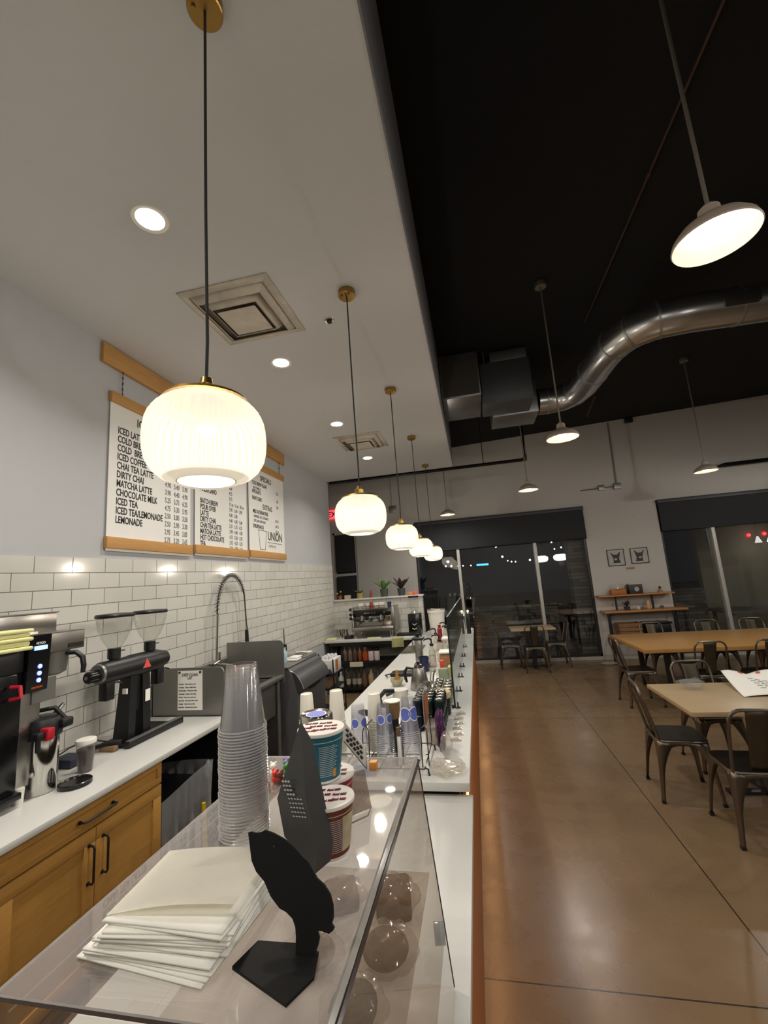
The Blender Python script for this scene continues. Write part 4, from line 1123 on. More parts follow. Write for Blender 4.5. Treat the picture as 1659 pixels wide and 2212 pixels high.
# cans and jars along the guest side
can = thing('drink_can', '', 'can', (0, 0, 0), 'cans in two tiers beside the cup rack')
MB().lathe([(0, 0), (0.026, 0), (0.033, 0.01), (0.033, 0.083), (0.027, 0.093), (0, 0.093)], n=20).build('can_body', mat('dark_green_can', '#0d2a24', 0.3, 0.4, var=0.3), can)
top = MB().lathe([(0.0275, 0.092), (0.028, 0.097), (0.026, 0.098), (0.025, 0.094), (0, 0.0935)], n=20).build('can_top', M_CHROME, can)
MB().box(-0.006, 0.006, -0.002, 0.016, 0.0945, 0.096).build('pull_tab', M_STEEL, top)
canb = dup(can)
M_NAVYCAN = mat('dark_navy_can', '#131930', 0.3, 0.4, var=0.3)
for c_ in kids(canb):
    if c_.name.startswith('can_body'):
        c_.data = c_.data.copy(); c_.data.materials[0] = M_NAVYCAN
first = {0: True, 1: True}
k = 0
for r in range(4):
    for cx in range(3):
        for tier in range(2):
            x, y = -0.315 - 0.07 * cx, 2.92 + 0.072 * r
            navy = (r + cx) % 3 == 2
            src = canb if navy else can
            lab = ('navy blue' if navy else 'dark green') + (' can in the upper tier' if tier else ' can in the lower tier, half hidden,') + ' of cans beside the cup rack'
            if first[navy]:
                first[navy] = False
                src.location = (x, y, ZC + tier * 0.0985); src['label'] = lab
            else:
                dup(src, (x, y, ZC + tier * 0.0985), label=lab)
t = thing('crochet_canister', 'tall black canister topped with a cream crocheted cover by the glass screen', 'canister', (-0.325, 3.29, ZC))
MB().lathe([(0, 0), (0.05, 0), (0.052, 0.005), (0.052, 0.13), (0, 0.13)], (-0.32, 3.26, ZC), 28).build('canister_body', M_BLACK, t)
MB().lathe([(0.05, 0.11), (0.058, 0.115), (0.062, 0.135), (0.058, 0.155), (0.04, 0.168), (0, 0.172)], (-0.32, 3.26, ZC), 72, rib=(24, 0.0018, 0.11, 0.17)).build('knit_cover', mat('cream_yarn', '#cdbd98', 0.95, bump=0.5, scale=90), t)
M_JARGL = clear_mat('jar_glass', (0.9, 0.9, 0.86), 1.5, haze=0.12, haze_col=(0.55, 0.48, 0.36))
jar = thing('lidded_jar', '', 'jar', (0, 0, 0), 'small jars with metal lids')
MB().lathe([(0, 0), (0.036, 0), (0.04, 0.008), (0.04, 0.08), (0.033, 0.09)], n=22).build('jar_body', M_JARGL, jar)
MB().lathe([(0.035, 0.085), (0.037, 0.085), (0.037, 0.1), (0.034, 0.103), (0.03, 0.1), (0, 0.1)], n=22).build('lid', M_CHROME, jar)
jl = 'small glass jar with a shiny metal lid among the cluster before the clear tub'
i = 0
for r in range(5):
    for cx in range(3):
        if cx == 2 and r > 2:
            continue
        p = (-0.31 - 0.085 * cx, 3.46 + 0.1 * r + 0.03 * (cx % 2), ZC)
        if i == 0:
            jar.location = p; jar['label'] = jl
        else:
            dup(jar, p, label=jl)
        i += 1
t = thing('glass_jug', 'steel framed clear beaker behind the jars', 'beaker', (-0.40, 4.15, ZC))
MB().lathe([(0, 0), (0.06, 0), (0.065, 0.01), (0.065, 0.13), (0.068, 0.135)], (-0.39, 4.15, ZC), 26).build('beaker_wall', M_JARGL, t)
MB().tube([(-0.45, 4.12, ZC + 0.12), (-0.49, 4.1, ZC + 0.12), (-0.50, 4.09, ZC + 0.05), (-0.47, 4.08, ZC + 0.01)], 0.006, 8).build('handle', M_STEEL, t)
# preserved fruit tub with white lid
t = thing('orange_tub', 'clear tub of orange fruit with a white lid by the glass screen', 'tub', (-0.36, 4.85, ZC))
MB().box(-0.46, -0.30, 4.72, 4.90, ZC + 0.02, ZC + 0.16, 0.02).build('tub_contents', mat('orange_fruit', '#b5713a', 0.5, var=0.35, scale=25), t)
MB().box(-0.465, -0.295, 4.715, 4.905, ZC, ZC + 0.17, 0.02).build('tub_wall', M_JARGL, t)
MB().box(-0.47, -0.29, 4.71, 4.91, ZC + 0.17, ZC + 0.19, 0.008).build('lid', M_WHITEPLASTIC, t)
tag(MB().box(-0.45, -0.36, 4.36, 4.42, ZC, ZC + 0.09, 0.006).build('green_caddy', mat('grey_green', '#8fa58f', 0.5)), 'small grey green caddy in front of the orange tub', 'caddy')
tag(MB().box(-0.36, -0.285, 4.38, 4.52, ZC, ZC + 0.1, 0.01).build('lime_tub', mat('lime_tub_green', '#a3a35c', 0.5, var=0.2)), 'yellow green tub next to the glass screen below the orange tub', 'tub')
tag(MB().box(-0.44, -0.40, 4.46, 4.5, ZC, ZC + 0.15, 0.004).build('red_carton', mat('red_carton_ink', '#d4492e', 0.5)), 'small bright red carton in front of the orange tub', 'carton')
t = thing('clear_canister', 'clear square canister with a white lid beyond the orange tub', 'canister', (-0.4, 5.6, ZC))
MB().box(-0.49, -0.30, 5.5, 5.7, ZC, ZC + 0.2, 0.02).build('canister_wall', M_JARGL, t)
MB().box(-0.495, -0.295, 5.495, 5.705, ZC + 0.2, ZC + 0.225, 0.006).build('lid', M_WHITEPLASTIC, t)

# steel things on the work side
t = thing('steel_tap_tower', 'tall square steel dispenser column with a black knob standing on the bar', 'dispenser', (-0.71, 4.95, ZC))
MB().box(-0.745, -0.665, 4.9, 5.0, ZC, 1.22, 0.008).build('column', M_STEEL, t)
MB().box(-0.76, -0.60, 4.86, 5.02, ZC, ZC + 0.05, 0.006).build('base', M_STEEL, t)
MB().box(-0.77, -0.64, 4.87, 5.02, 1.22, 1.245, 0.006).lathe([(0, 0), (0.012, 0), (0.02, 0.02), (0.018, 0.04), (0, 0.045)], (-0.71, 4.95, 1.245), 14).build('knob', M_BLACK, t)
t = thing('goose_kettle', 'brushed steel pour over kettle with a black handle on the bar', 'kettle', (-0.585, 3.98, ZC))
MB().lathe([(0, 0), (0.085, 0), (0.088, 0.01), (0.06, 0.16), (0.05, 0.185), (0, 0.19)], (-0.585, 3.98, ZC), 32).build('kettle_body', M_STEEL, t)
MB().lathe([(0, 0.185), (0.045, 0.185), (0.03, 0.21), (0.012, 0.215), (0.014, 0.235), (0, 0.238)], (-0.585, 3.98, ZC), 20).build('lid', mat('dark_brown_knob', '#2a1a15', 0.35), t)
MB().tube([(-0.635, 3.98, ZC + 0.175), (-0.69, 3.98, ZC + 0.185), (-0.715, 3.98, ZC + 0.15), (-0.71, 3.98, ZC + 0.09), (-0.70, 3.98, ZC + 0.06)], [0.011, 0.014, 0.015, 0.014, 0.01], 10).build('handle', M_BLACK, t)
MB().tube([(-0.51, 3.96, ZC + 0.03), (-0.46, 3.95, ZC + 0.06), (-0.45, 3.95, ZC + 0.13), (-0.43, 3.94, ZC + 0.17)], [0.012, 0.01, 0.008, 0.006], 8).build('spout', M_STEEL, t)
t = thing('milk_pitcher', 'small steel milk pitcher beside the kettle', 'pitcher', (-0.47, 3.75, ZC))
MB().lathe([(0, 0), (0.05, 0), (0.052, 0.008), (0.042, 0.09), (0.048, 0.115)], (-0.50, 3.72, ZC), 26).build('pitcher_body', M_STEEL, t)
MB().tube([(-0.53, 3.69, ZC + 0.1), (-0.55, 3.66, ZC + 0.085), (-0.545, 3.665, ZC + 0.03)], 0.006, 8).build('handle', M_STEEL, t)
tag(MB().lathe([(0, 0), (0.045, 0), (0.05, 0.008), (0.052, 0.11), (0.053, 0.125), (0.05, 0.125), (0.047, 0.02), (0, 0.02)], (-0.63, 4.72, ZC), 28).lathe([(0.0535, 0.115), (0.055, 0.12), (0.055, 0.15), (0.05, 0.15), (0.05, 0.115), (0.0535, 0.115)], (-0.63, 4.72, ZC), 28).build('navy_tumbler', mat('navy_enamel', '#1d2348', 0.35)),
    'navy blue tumbler standing behind the kettle', 'tumbler')
t = thing('knock_box', 'flat black scale tray lying on the white bar behind the mortar', 'scale', (-0.85, 4.55, ZC))
MB().box(-0.96, -0.72, 4.48, 4.64, ZC, ZC + 0.035, 0.01).build('scale_body', M_BLACK, t)
MB().tube([(-0.95, 4.5, ZC + 0.03), (-1.0, 4.44, ZC + 0.03), (-0.97, 4.40, ZC + 0.02)], 0.007, 8).build('loop', M_BLACK, t)
t = thing('matcha_bowl', 'pale stoneware bowl with a wooden matcha whisk in it', 'bowl', (-0.82, 4.12, ZC))
MB().lathe([(0, 0), (0.035, 0), (0.045, 0.012), (0.062, 0.05), (0.064, 0.065), (0.06, 0.065), (0.045, 0.02), (0, 0.012)], (-0.82, 4.12, ZC), 28).build('bowl', mat('stoneware', '#b3ab90', 0.5), t)
MB().lathe([(0.012, 0), (0.028, 0.03), (0.024, 0.055), (0.014, 0.07), (0.013, 0.12), (0, 0.12)], (-0.815, 4.12, ZC + 0.02), 18).build('whisk', mat('bamboo', '#a9762a', 0.6), t)
t = thing('immersion_jug', 'black jug with a rounded handle lying behind the clear cup stacks', 'jug', (-0.70, 3.45, ZC))
MB().lathe([(0, 0), (0.06, 0), (0.065, 0.01), (0.055, 0.13), (0.06, 0.14), (0, 0.135)], (-0.66, 3.40, ZC), 24).build('jug_body', mat('white_jug', '#d6d2c8', 0.4), t)
MB().tube([(-0.70, 3.36, ZC + 0.14), (-0.76, 3.32, ZC + 0.15), (-0.80, 3.3, ZC + 0.11), (-0.79, 3.31, ZC + 0.05), (-0.72, 3.36, ZC + 0.03)], 0.017, 10).build('handle', M_BLACK, t)
tag(MB().tube([(-0.78, 3.20, ZC + 0.02), (-0.92, 3.26, ZC + 0.02), (-0.96, 3.28, ZC + 0.016)], [0.02, 0.02, 0.012], 10).build('black_utensil', M_BLACK), 'short black utensil handle lying on the bar left of the black jug handle', 'utensil')
t = thing('portafilter_handle', 'dark espresso portafilter lying between the bowl and the kettle', 'portafilter', (-0.72, 3.75, ZC))
MB().lathe([(0, 0), (0.03, 0), (0.034, 0.03), (0.03, 0.035), (0, 0.03)], (-0.70, 3.80, ZC), 20).build('filter_basket', M_DULLSTEEL, t)
MB().tube([(-0.72, 3.78, ZC + 0.025), (-0.79, 3.72, ZC + 0.04), (-0.83, 3.68, ZC + 0.03)], 0.015, 8).build('handle', M_BLACK, t)

# candy bag, card stand, cellophane packets on the guest side
t = thing('card_stand', 'slanted acrylic stand holding an orange brown picture card near the cups', 'card stand', (-0.37, 2.5, ZC))
MB().box(-0.385, -0.378, 2.66, 2.86, ZC + 0.10, ZC + 0.29).build('stand_back', clear_mat('stand_acrylic', (0.9, 0.9, 0.88), 1.49, haze=0.25, haze_col=(0.7, 0.68, 0.62)), t)
MB().box(-0.376, -0.374, 2.68, 2.84, ZC + 0.11, ZC + 0.25).build('picture_card', mat('orange_brown_print', '#a2592a', 0.6, var=0.4, scale=14), t)
MB().box(-0.385, -0.31, 2.67, 2.84, ZC, ZC + 0.1, 0.004).build('stand_foot', clear_mat('stand_acrylic2', (0.9, 0.88, 0.84), 1.49, haze=0.45, haze_col=(0.72, 0.65, 0.55)), t)
def crumple(name, label, cat, c, s, material, seed):
    q = MB()
    random.seed(seed)
    r = bmesh.ops.create_icosphere(q.bm, subdivisions=3, radius=1)
    for v in r['verts']:
        k = 1 + 0.22 * sin(5 * v.co.x + seed) * sin(6 * v.co.y + 2 * seed) + random.uniform(-0.12, 0.12)
        v.co = Vector((c[0] + v.co.x * s[0] * k, c[1] + v.co.y * s[1] * k, max(c[2] - s[2] * 0.98, c[2] + v.co.z * s[2] * k)))
    return tag(q.build(name, material, angle=15), label, cat)
M_CELLO = clear_mat('cellophane', (0.95, 0.93, 0.9), 1.55, haze=0.12, haze_col=(0.8, 0.74, 0.66), rough=0.08)
crumple('candy_bag', 'purple candy bag in clear film standing on the guest side of the bar', 'bag', (-0.285, 2.60, ZC + 0.11), (0.028, 0.06, 0.11), mat('purple_foil', '#4f2552', 0.3, 0.2, var=0.5, scale=20), 2)
crumple('cellophane_packet', 'clear cellophane packet lying on the bar just before the step', 'packet', (-0.235, 2.33, ZC + 0.025), (0.085, 0.085, 0.025), M_CELLO, 5)
crumple('cellophane_packet', 'clear cellophane packet standing against the purple candy bag', 'packet', (-0.25, 2.52, ZC + 0.06), (0.03, 0.07, 0.06), M_CELLO, 9)
for k in range(6):
    p = (-0.215 + 0.012 * (k % 2), 2.72 + 0.1 * k, ZC)
    o = MB().prism([(p[0] - 0.03, p[1], ZC), (p[0] + 0.035, p[1] + 0.01, ZC), (p[0] + 0.01, p[1] + 0.03, ZC + 0.012)], (0.0, 0.05, 0)).build('clear_wrapper', M_CELLO)
    tag(o, 'small clear wrapper in the row lying along the bar edge beside the cans', 'wrapper', 'clear wrappers along the bar edge')

# far end of the bar
cup_stack('paper_cup', 'white cup in the narrow stack at the far end of the bar', 'white cups at the far bar end', -0.285, 7.1, ZC, 16, 0.012, 0.047, 0.036, 0.11, M_CUPW, 20)
t = thing('small_sign', 'small white sign on a black base at the far end of the bar', 'sign', (-0.28, 7.25, ZC))
MB().box(-0.335, -0.235, 7.25, 7.26, ZC + 0.33, ZC + 0.40).build('sign_face', M_PAPER, t)
MB().box(-0.33, -0.24, 7.25, 7.29, ZC, ZC + 0.33, 0.004).build('sign_post', M_BLACK, t)
t = thing('card_reader', 'black payment stand with a tiny lit lamp at the far end of the bar', 'payment stand', (-0.2, 7.6, ZC))
MB().box(-0.235, -0.165, 7.6, 7.68, ZC, 1.26, 0.006).build('stand_body', M_BLACK, t)
MB().sph((-0.19, 7.595, 1.30), 0.016, n=12).cyl((-0.19, 7.62, 1.25), (-0.19, 7.6, 1.30), 0.004, n=6).build('status_lamp', glow('warm_dot', '#ffeb9a', 6.0), t)
tag(MB().box(-0.19, -0.14, 7.95, 8.03, ZC, ZC + 0.05, 0.004).build('card_box', M_WHITEPLASTIC), 'small white card box at the very end of the bar', 'box')

# pump bottles and syrups
M_SYRUP = clear_mat('syrup_bottle', (0.9, 0.88, 0.84), 1.5, haze=0.35, haze_col=(0.75, 0.7, 0.62))
pb = thing('pump_bottle', '', 'pump bottle', (0, 0, 0), 'pump bottles on the bar')
MB().lathe([(0, 0), (0.037, 0), (0.04, 0.01), (0.04, 0.15), (0.018, 0.2), (0.018, 0.23), (0, 0.23)], n=20).build('bottle', M_SYRUP, pb)
MB().lathe([(0, 0.225), (0.022, 0.225), (0.022, 0.25), (0.008, 0.252), (0.008, 0.3), (0, 0.3)], n=14).tube([(0.0, 0, 0.295), (-0.03, 0, 0.305), (-0.075, 0, 0.295), (-0.085, 0, 0.28)], [0.012, 0.012, 0.008, 0.006], 8).build('pump', M_BLACK, pb)
MB().lathe([(0.0405, 0.04), (0.0408, 0.04), (0.0408, 0.12), (0.0405, 0.12)], n=20).build('bottle_label', mat('white_label', '#d9d2c6', 0.6), pb)
for i, (x, y, lab) in enumerate([(-0.56, 4.95, 'clear pump bottle standing right of the steel dispenser column'), (-0.50, 5.25, 'clear pump bottle between the steel column and the clear square canister'),
                                 (-0.60, 5.9, 'pump bottle in the middle of the bar before the white bucket'), (-0.45, 6.2, 'pump bottle near the glass screen before the white bucket'),
                                 (-0.52, 6.65, 'far pump bottle with the red collared neighbour before the white bucket'), (-0.36, 6.9, 'farthest pump bottle, against the glass screen end')]):
    if i == 0:
        pb.location = (x, y, ZC); pb['label'] = lab
    else:
        dup(pb, (x, y, ZC), label=lab)
tag(MB().lathe([(0, 0), (0.035, 0), (0.035, 0.2), (0.02, 0.22), (0.025, 0.26), (0, 0.26)], (-0.62, 6.75, ZC), 18).build('red_bottle', mat('dark_red_bottle', '#8d2029', 0.4)), 'dark red topped bottle among the pumps before the white bucket', 'bottle')

# bar sink with tap near the espresso corner
t = thing('bar_sink', 'steel bar sink with a chrome tap where the bar meets the back counter', 'sink', (-0.95, 6.1, ZC))
MB().box(-1.09, -0.82, 5.85, 6.5, ZC, ZC + 0.01, 0.003).build('sink_deck', M_STEEL, t)
MB().tube([(-0.9, 6.35, ZC), (-0.9, 6.35, ZC + 0.12), (-0.93, 6.28, ZC + 0.15), (-0.97, 6.2, ZC + 0.12)], 0.012, 8).cyl((-0.86, 6.3, ZC), (-0.86, 6.3, ZC + 0.09), 0.014, n=12).cyl((-1.0, 6.42, ZC), (-1.0, 6.42, ZC + 0.07), 0.014, n=12).build('tap', M_CHROME, t)
for x, y, lab in ((-0.97, 6.58, 'left one of two black handled steamers by the bar sink'), (-0.90, 6.62, 'right one of two black handled steamers by the bar sink')):
    tag(MB().tube([(x, y, ZC), (x, y, ZC + 0.15)], [0.012, 0.016], 10).build('tamper', M_BLACK), lab, 'tamper')

# ------------------------------------------------------------------ espresso corner
YB = 7.52
t = thing('back_counter', 'white back counter under the espresso machine on a dark frame', 'counter', (-1.95, 7.85, 0))
MB().box(-2.78, -1.105, YB, 8.175, ZC - 0.045, ZC, 0.003).build('counter_top', M_QUARTZ, t)
for x in (-2.72, -1.2):
    MB().box(x - 0.02, x + 0.02, YB + 0.02, YB + 0.06, 0, ZC - 0.045).box(x - 0.02, x + 0.02, 8.1, 8.14, 0, ZC - 0.045).build('leg', M_BLACK, t)
MB().box(-2.72, -1.2, YB + 0.02, YB + 0.05, ZC - 0.1, ZC - 0.045).build('frame_rail', M_BLACK, t)
t = thing('espresso_machine', 'chrome two group espresso machine on the back counter', 'espresso machine', (-1.9, 7.85, ZC))
for (x, y) in ((-2.22, 7.66), (-1.56, 7.66), (-2.22, 8.05), (-1.56, 8.05)):
    MB().cyl((x, y, ZC), (x, y, ZC + 0.12), 0.022, 0.028, n=14).build('leg', M_CHROME, t)
MB().box(-2.27, -1.50, 7.58, 8.06, ZC + 0.12, ZC + 0.20, 0.01).build('drip_tray', M_STEEL, t)
MB().box(-2.24, -1.53, 7.80, 8.08, ZC + 0.2, ZC + 0.52, 0.01).build('body', M_CHROME, t)
MB().box(-2.25, -1.52, 7.64, 8.08, ZC + 0.38, ZC + 0.5, 0.012).build('head_panel', mat('dark_chrome', '#3b3a38', 0.2, 0.9), t)
MB().box(-2.27, -2.24, 7.6, 8.1, ZC + 0.12, ZC + 0.54, 0.008).build('side_panel', M_STEEL, t)
MB().box(-1.53, -1.48, 7.6, 8.1, ZC + 0.12, ZC + 0.54, 0.008).build('side_panel', M_STEEL, t)
MB().box(-2.24, -1.53, 7.66, 8.08, ZC + 0.5, ZC + 0.515).tube([(-2.24, 7.64, ZC + 0.56), (-1.53, 7.64, ZC + 0.56)], 0.006, 8).build('cup_rail', M_CHROME, t)
for x in (-2.08, -1.72):
    g = MB().cyl((x, 7.68, ZC + 0.4), (x, 7.68, ZC + 0.31), 0.045, n=20).build('group_head', M_CHROME, t)
    MB().cyl((x, 7.68, ZC + 0.31), (x, 7.68, ZC + 0.285), 0.036, n=18).tube([(x, 7.66, ZC + 0.3), (x, 7.60, ZC + 0.295), (x, 7.48 + 0.03, ZC + 0.285)], 0.013, 8).build('portafilter', M_BLACK, g)
for x in (-2.02, -1.98, -1.94, -1.89, -1.84, -1.66):
    MB().cyl((x, 7.645, ZC + 0.44), (x, 7.63, ZC + 0.44), 0.016, n=14).build('dial', M_CHROME, t)
for x in (-2.24, -1.55):
    MB().tube([(x, 7.66, ZC + 0.42), (x, 7.60, ZC + 0.4), (x + 0.01, 7.58, ZC + 0.22)], 0.006, 8).build('steam_wand', M_CHROME, t)
for z in (0.52, 0.43, 0.36):
    MB().cyl((-2.27, 7.62, ZC + z), (-2.27, 7.56, ZC + z), 0.025, n=14).build('steam_knob', M_BLACK, t)
for x, y, lab in ((-2.12, 7.72, 'left white cup lying on top of the espresso machine'), (-1.98, 7.76, 'small white cup behind the red canister on the espresso machine'), (-1.82, 7.72, 'middle white cup on top of the espresso machine, right of the red canister'), (-1.73, 7.74, 'right white cup on top of the espresso machine')):
    c = thing('espresso_cup', lab, 'cup', (x, y, ZC + 0.515), 'white cups on the espresso machine')
    MB().lathe([(0, 0), (0.035, 0), (0.058, 0.03), (0.064, 0.095), (0.061, 0.095), (0.052, 0.03), (0, 0.008)], (x, y, ZC + 0.515), 24).build('cup_body', M_WHITEPLASTIC, c)
    MB().tube([(x, y - 0.06, ZC + 0.575), (x, y - 0.08, ZC + 0.57), (x, y - 0.08, ZC + 0.545), (x, y - 0.045, ZC + 0.54)], 0.006, 6).build('handle', M_WHITEPLASTIC, c)
tag(MB().lathe([(0, 0), (0.03, 0), (0.03, 0.1), (0.036, 0.1), (0.036, 0.115), (0, 0.115)], (-1.90, 7.70, ZC + 0.515), 18).build('red_canister', mat('brick_red', '#a0402f', 0.5)), 'small red canister standing between the cups on the espresso machine', 'canister')
tag(MB().lathe([(0, 0), (0.035, 0), (0.04, 0.09), (0.03, 0.1), (0, 0.1)], (-1.585, 7.78, ZC + 0.515), 18).build('navy_pot', mat('navy_pot_glaze', '#232544', 0.4)), 'dark navy pot at the right end on top of the espresso machine', 'pot')
# left of the machine
tag(MB().box(-2.76, -2.58, 7.55, 7.72, ZC, ZC + 0.03, 0.01).build('folded_towel', M_YELLOWCLOTH), 'pale yellow folded towel at the left end of the back counter', 'towel')
for k in range(4):
    x = -2.66 + 0.055 * k
    o = thing('steel_pitcher', 'steel pitcher in the row left of the espresso machine', 'pitcher', (x, 7.92, ZC), 'steel pitchers left of the espresso machine')
    MB().lathe([(0, 0), (0.04, 0), (0.042, 0.01), (0.032, 0.12), (0.036, 0.15)], (x + 0.01 * k, 7.95 - 0.06 * (k % 2), ZC), 20).build('pitcher_body', M_CHROME, o)
tag(MB().box(-2.43, -2.3, 7.62, 7.8, ZC, ZC + 0.06, 0.01).build('low_box', M_BLACK), 'low black box beside the left leg of the espresso machine', 'box')
tag(MB().box(-1.98, -1.74, 7.54, 7.66, ZC, ZC + 0.018, 0.006).build('bar_towel', M_YELLOWCLOTH), 'pale yellow towel lying in front of the espresso machine', 'towel')
tw = MB()
def hang(u, v):
    if v < 0.35:
        return (-1.535 + 0.21 * u, 7.60 - 0.09 * (v / 0.35), ZC + 0.008 + 0.003 * sin(7 * u))
    w_ = (v - 0.35) / 0.65
    return (-1.535 + 0.21 * u, 7.505 - 0.01 * sin(6 * u) * w_, ZC + 0.006 - 0.16 * w_)
tw.grid(hang, 14, 10, 0.006)
tag(tw.build('hanging_towel', M_YELLOWCLOTH), 'pale yellow towel hanging over the front edge of the back counter', 'towel')
tag(MB().box(-1.47, -1.2, 7.7, 7.9, ZC, ZC + 0.045, 0.006).build('tamp_mat', M_BLACK), 'low black mat right of the espresso machine', 'mat')
t = thing('espresso_grinder', 'black espresso grinder with a clear bean hopper beside the half wall end', 'coffee grinder', (-1.12, 7.8, ZC))
MB().box(-1.25, -1.03, 7.68, 7.95, ZC, 1.30, 0.02).build('grinder_body', M_GLOSSBLACK, t)
MB().tube([(-1.17, 7.675, 1.13), (-1.14, 7.672, 1.10), (-1.10, 7.675, 1.13)], 0.005, 6).tube([(-1.18, 7.675, 1.05), (-1.14, 7.672, 1.03), (-1.10, 7.675, 1.05)], 0.005, 6).build('logo_mark', M_WHITEPLASTIC, t)
MB().lathe([(0, 1.30), (0.06, 1.30), (0.05, 1.335), (0, 1.335)], (-1.14, 7.8, 0), 20).build('collar', M_CHROME, t)
MB().lathe([(0.045, 1.335), (0.075, 1.38), (0.085, 1.46), (0.088, 1.58)], (-1.14, 7.8, 0), 26).build('bean_hopper', M_HOP, t)
MB().lathe([(0, 1.575), (0.092, 1.575), (0.092, 1.605), (0, 1.605)], (-1.14, 7.8, 0), 26).build('hopper_lid', M_BLACK, t)
t = thing('white_bucket', 'large white plastic bucket behind the pump bottles', 'bucket', (-0.74, 7.68, ZC))
MB().lathe([(0, 0), (0.115, 0), (0.12, 0.01), (0.145, 0.38), (0.155, 0.38), (0.155, 0.42), (0.145, 0.42), (0.142, 0.39), (0, 0.385)], (-0.74, 7.7, ZC), 36).build('bucket_body', M_WHITEPLASTIC, t)
tag(MB().tube([(-0.74 + 0.15 * cos(a), 7.7 + 0.15 * sin(a), ZC + 0.43) for a in [2 * pi * k / 30 for k in range(30)]], 0.006, 6, closed=True).tube([(-0.9, 7.72, ZC + 0.436), (-0.58, 7.68, ZC + 0.436)], 0.004, 6).build('bucket_handle', M_STEEL), 'thin wire ring lying on top of the white bucket', 'ring')

# shelf under the back counter with bottles
t = thing('under_shelf', 'black wire shelving with bottles under the back counter', 'shelf', (-2.0, 7.8, 0))
for z in (0.06, 0.50):
    q = MB().box(-2.66, -1.25, YB + 0.05, YB + 0.07, z, z + 0.04).box(-2.66, -1.25, 8.03, 8.05, z, z + 0.04).box(-2.66, -1.25, YB + 0.06, 8.04, z + 0.03, z + 0.038)
    q.build('shelf_tray', M_BLACK, t)
for x in (-2.66, -1.25):
    for y in (YB + 0.06, 8.04):
        MB().cyl((x, y, 0), (x, y, 0.83), 0.012, n=8).build('post', M_BLACK, t)
tag(MB().box(-2.33, -2.09, YB + 0.035, YB + 0.045, 0.455, 0.535).build('shelf_label', mat('aged_label', '#c4bda8', 0.7)), 'white label strip on the middle shelf edge under the back counter', 'label')
def bottle(x, y, z, r, h, col, cap, lab, body=0.6, band=None):
    o = thing('bottle', lab, 'bottle', (x, y, z), 'bottles on the shelves under the back counter')
    MB().lathe([(0, 0), (r * 0.95, 0), (r, 0.008), (r, h * body), (r * 0.4, h * (body + 0.17)), (r * 0.36, h * 0.93), (0, h * 0.93)], (x, y, z), 18).build('bottle_body', mat('bottle_' + col, col, 0.25, var=0.2), o)
    MB().lathe([(0, h * 0.92), (r * 0.42, h * 0.92), (r * 0.42, h), (0, h)], (x, y, z), 14).build('cap', mat('cap_' + cap, cap, 0.4), o)
    if band:
        MB().lathe([(r * 1.01, h * 0.15), (r * 1.02, h * 0.15), (r * 1.02, h * 0.48), (r * 1.01, h * 0.48)], (x, y, z), 18).build('bottle_label', mat('band_' + band, band, 0.6, var=0.2, scale=30), o)
    return o
zb, zm = 0.1, 0.54
for (x, r, h, col, cap, band, d) in [(-2.54, .05, .26, '#b9bdb8', '#d8d8d2', None, 'pale grey bottle at the left end of the bottom shelf'), (-2.40, .04, .29, '#4c3f22', '#26221c', '#b8ad97', 'amber bottle with a cream label second from left on the bottom shelf'),
                              (-2.29, .042, .30, '#3f3a33', '#22201e', '#9d9688', 'dark bottle with a grey label in the bottom shelf row'), (-2.20, .042, .30, '#4a443c', '#2b2723', '#a9a295', 'dark bottle with a pale label right of the grey labelled one'),
                              (-2.10, .05, .31, '#5c4433', '#3b332c', '#6b4a36', 'brown bottle with a brown label on the bottom shelf'), (-1.98, .052, .31, '#a58e74', '#5b4d40', '#b39468', 'tan bottle with a kraft label on the bottom shelf'),
                              (-1.85, .045, .30, '#4b443d', '#2d2925', None, 'dim grey bottle at the right end of the bottom shelf')]:
    bottle(x, YB + 0.14, zb, r, h, col, cap, d, band=band)
for (x, r, h, col, cap, band, d) in [(-2.45, .045, .27, '#6b5646', '#2a2521', None, 'brown box like bottle at the left of the middle shelf'), (-2.35, .045, .27, '#726153', '#3a3029', None, 'taupe bottle second from left on the middle shelf'), (-2.26, .04, .28, '#5b4636', '#2a2521', None, 'dark brown bottle before the caramel one on the middle shelf'),
                              (-2.17, .038, .26, '#8a4a25', '#3a2a1c', None, 'caramel brown bottle in the middle of the middle shelf'), (-2.07, .05, .22, '#b5532f', '#d9cfae', None, 'orange sauce bottle with a pale cap on the middle shelf')]:
    bottle(x, YB + 0.16, zm, r, h, col, cap, d, band=band)
for x, d in ((-1.96, 'left one of two white jars with black lids on the middle shelf'), (-1.85, 'right one of two white jars with black lids on the middle shelf')):
    o = thing('pantry_jar', d, 'jar', (x, YB + 0.14, zm), 'white jars with black lids')
    MB().lathe([(0, 0), (0.048, 0), (0.05, 0.01), (0.05, 0.15), (0.04, 0.165), (0, 0.165)], (x, YB + 0.14, zm), 20).build('jar_body', mat('pinkish_white', '#cfc1bb', 0.5, var=0.15, scale=25), o)
    MB().lathe([(0, 0.16), (0.045, 0.16), (0.045, 0.21), (0, 0.21)], (x, YB + 0.14, zm), 20).build('lid', M_BLACK, o)

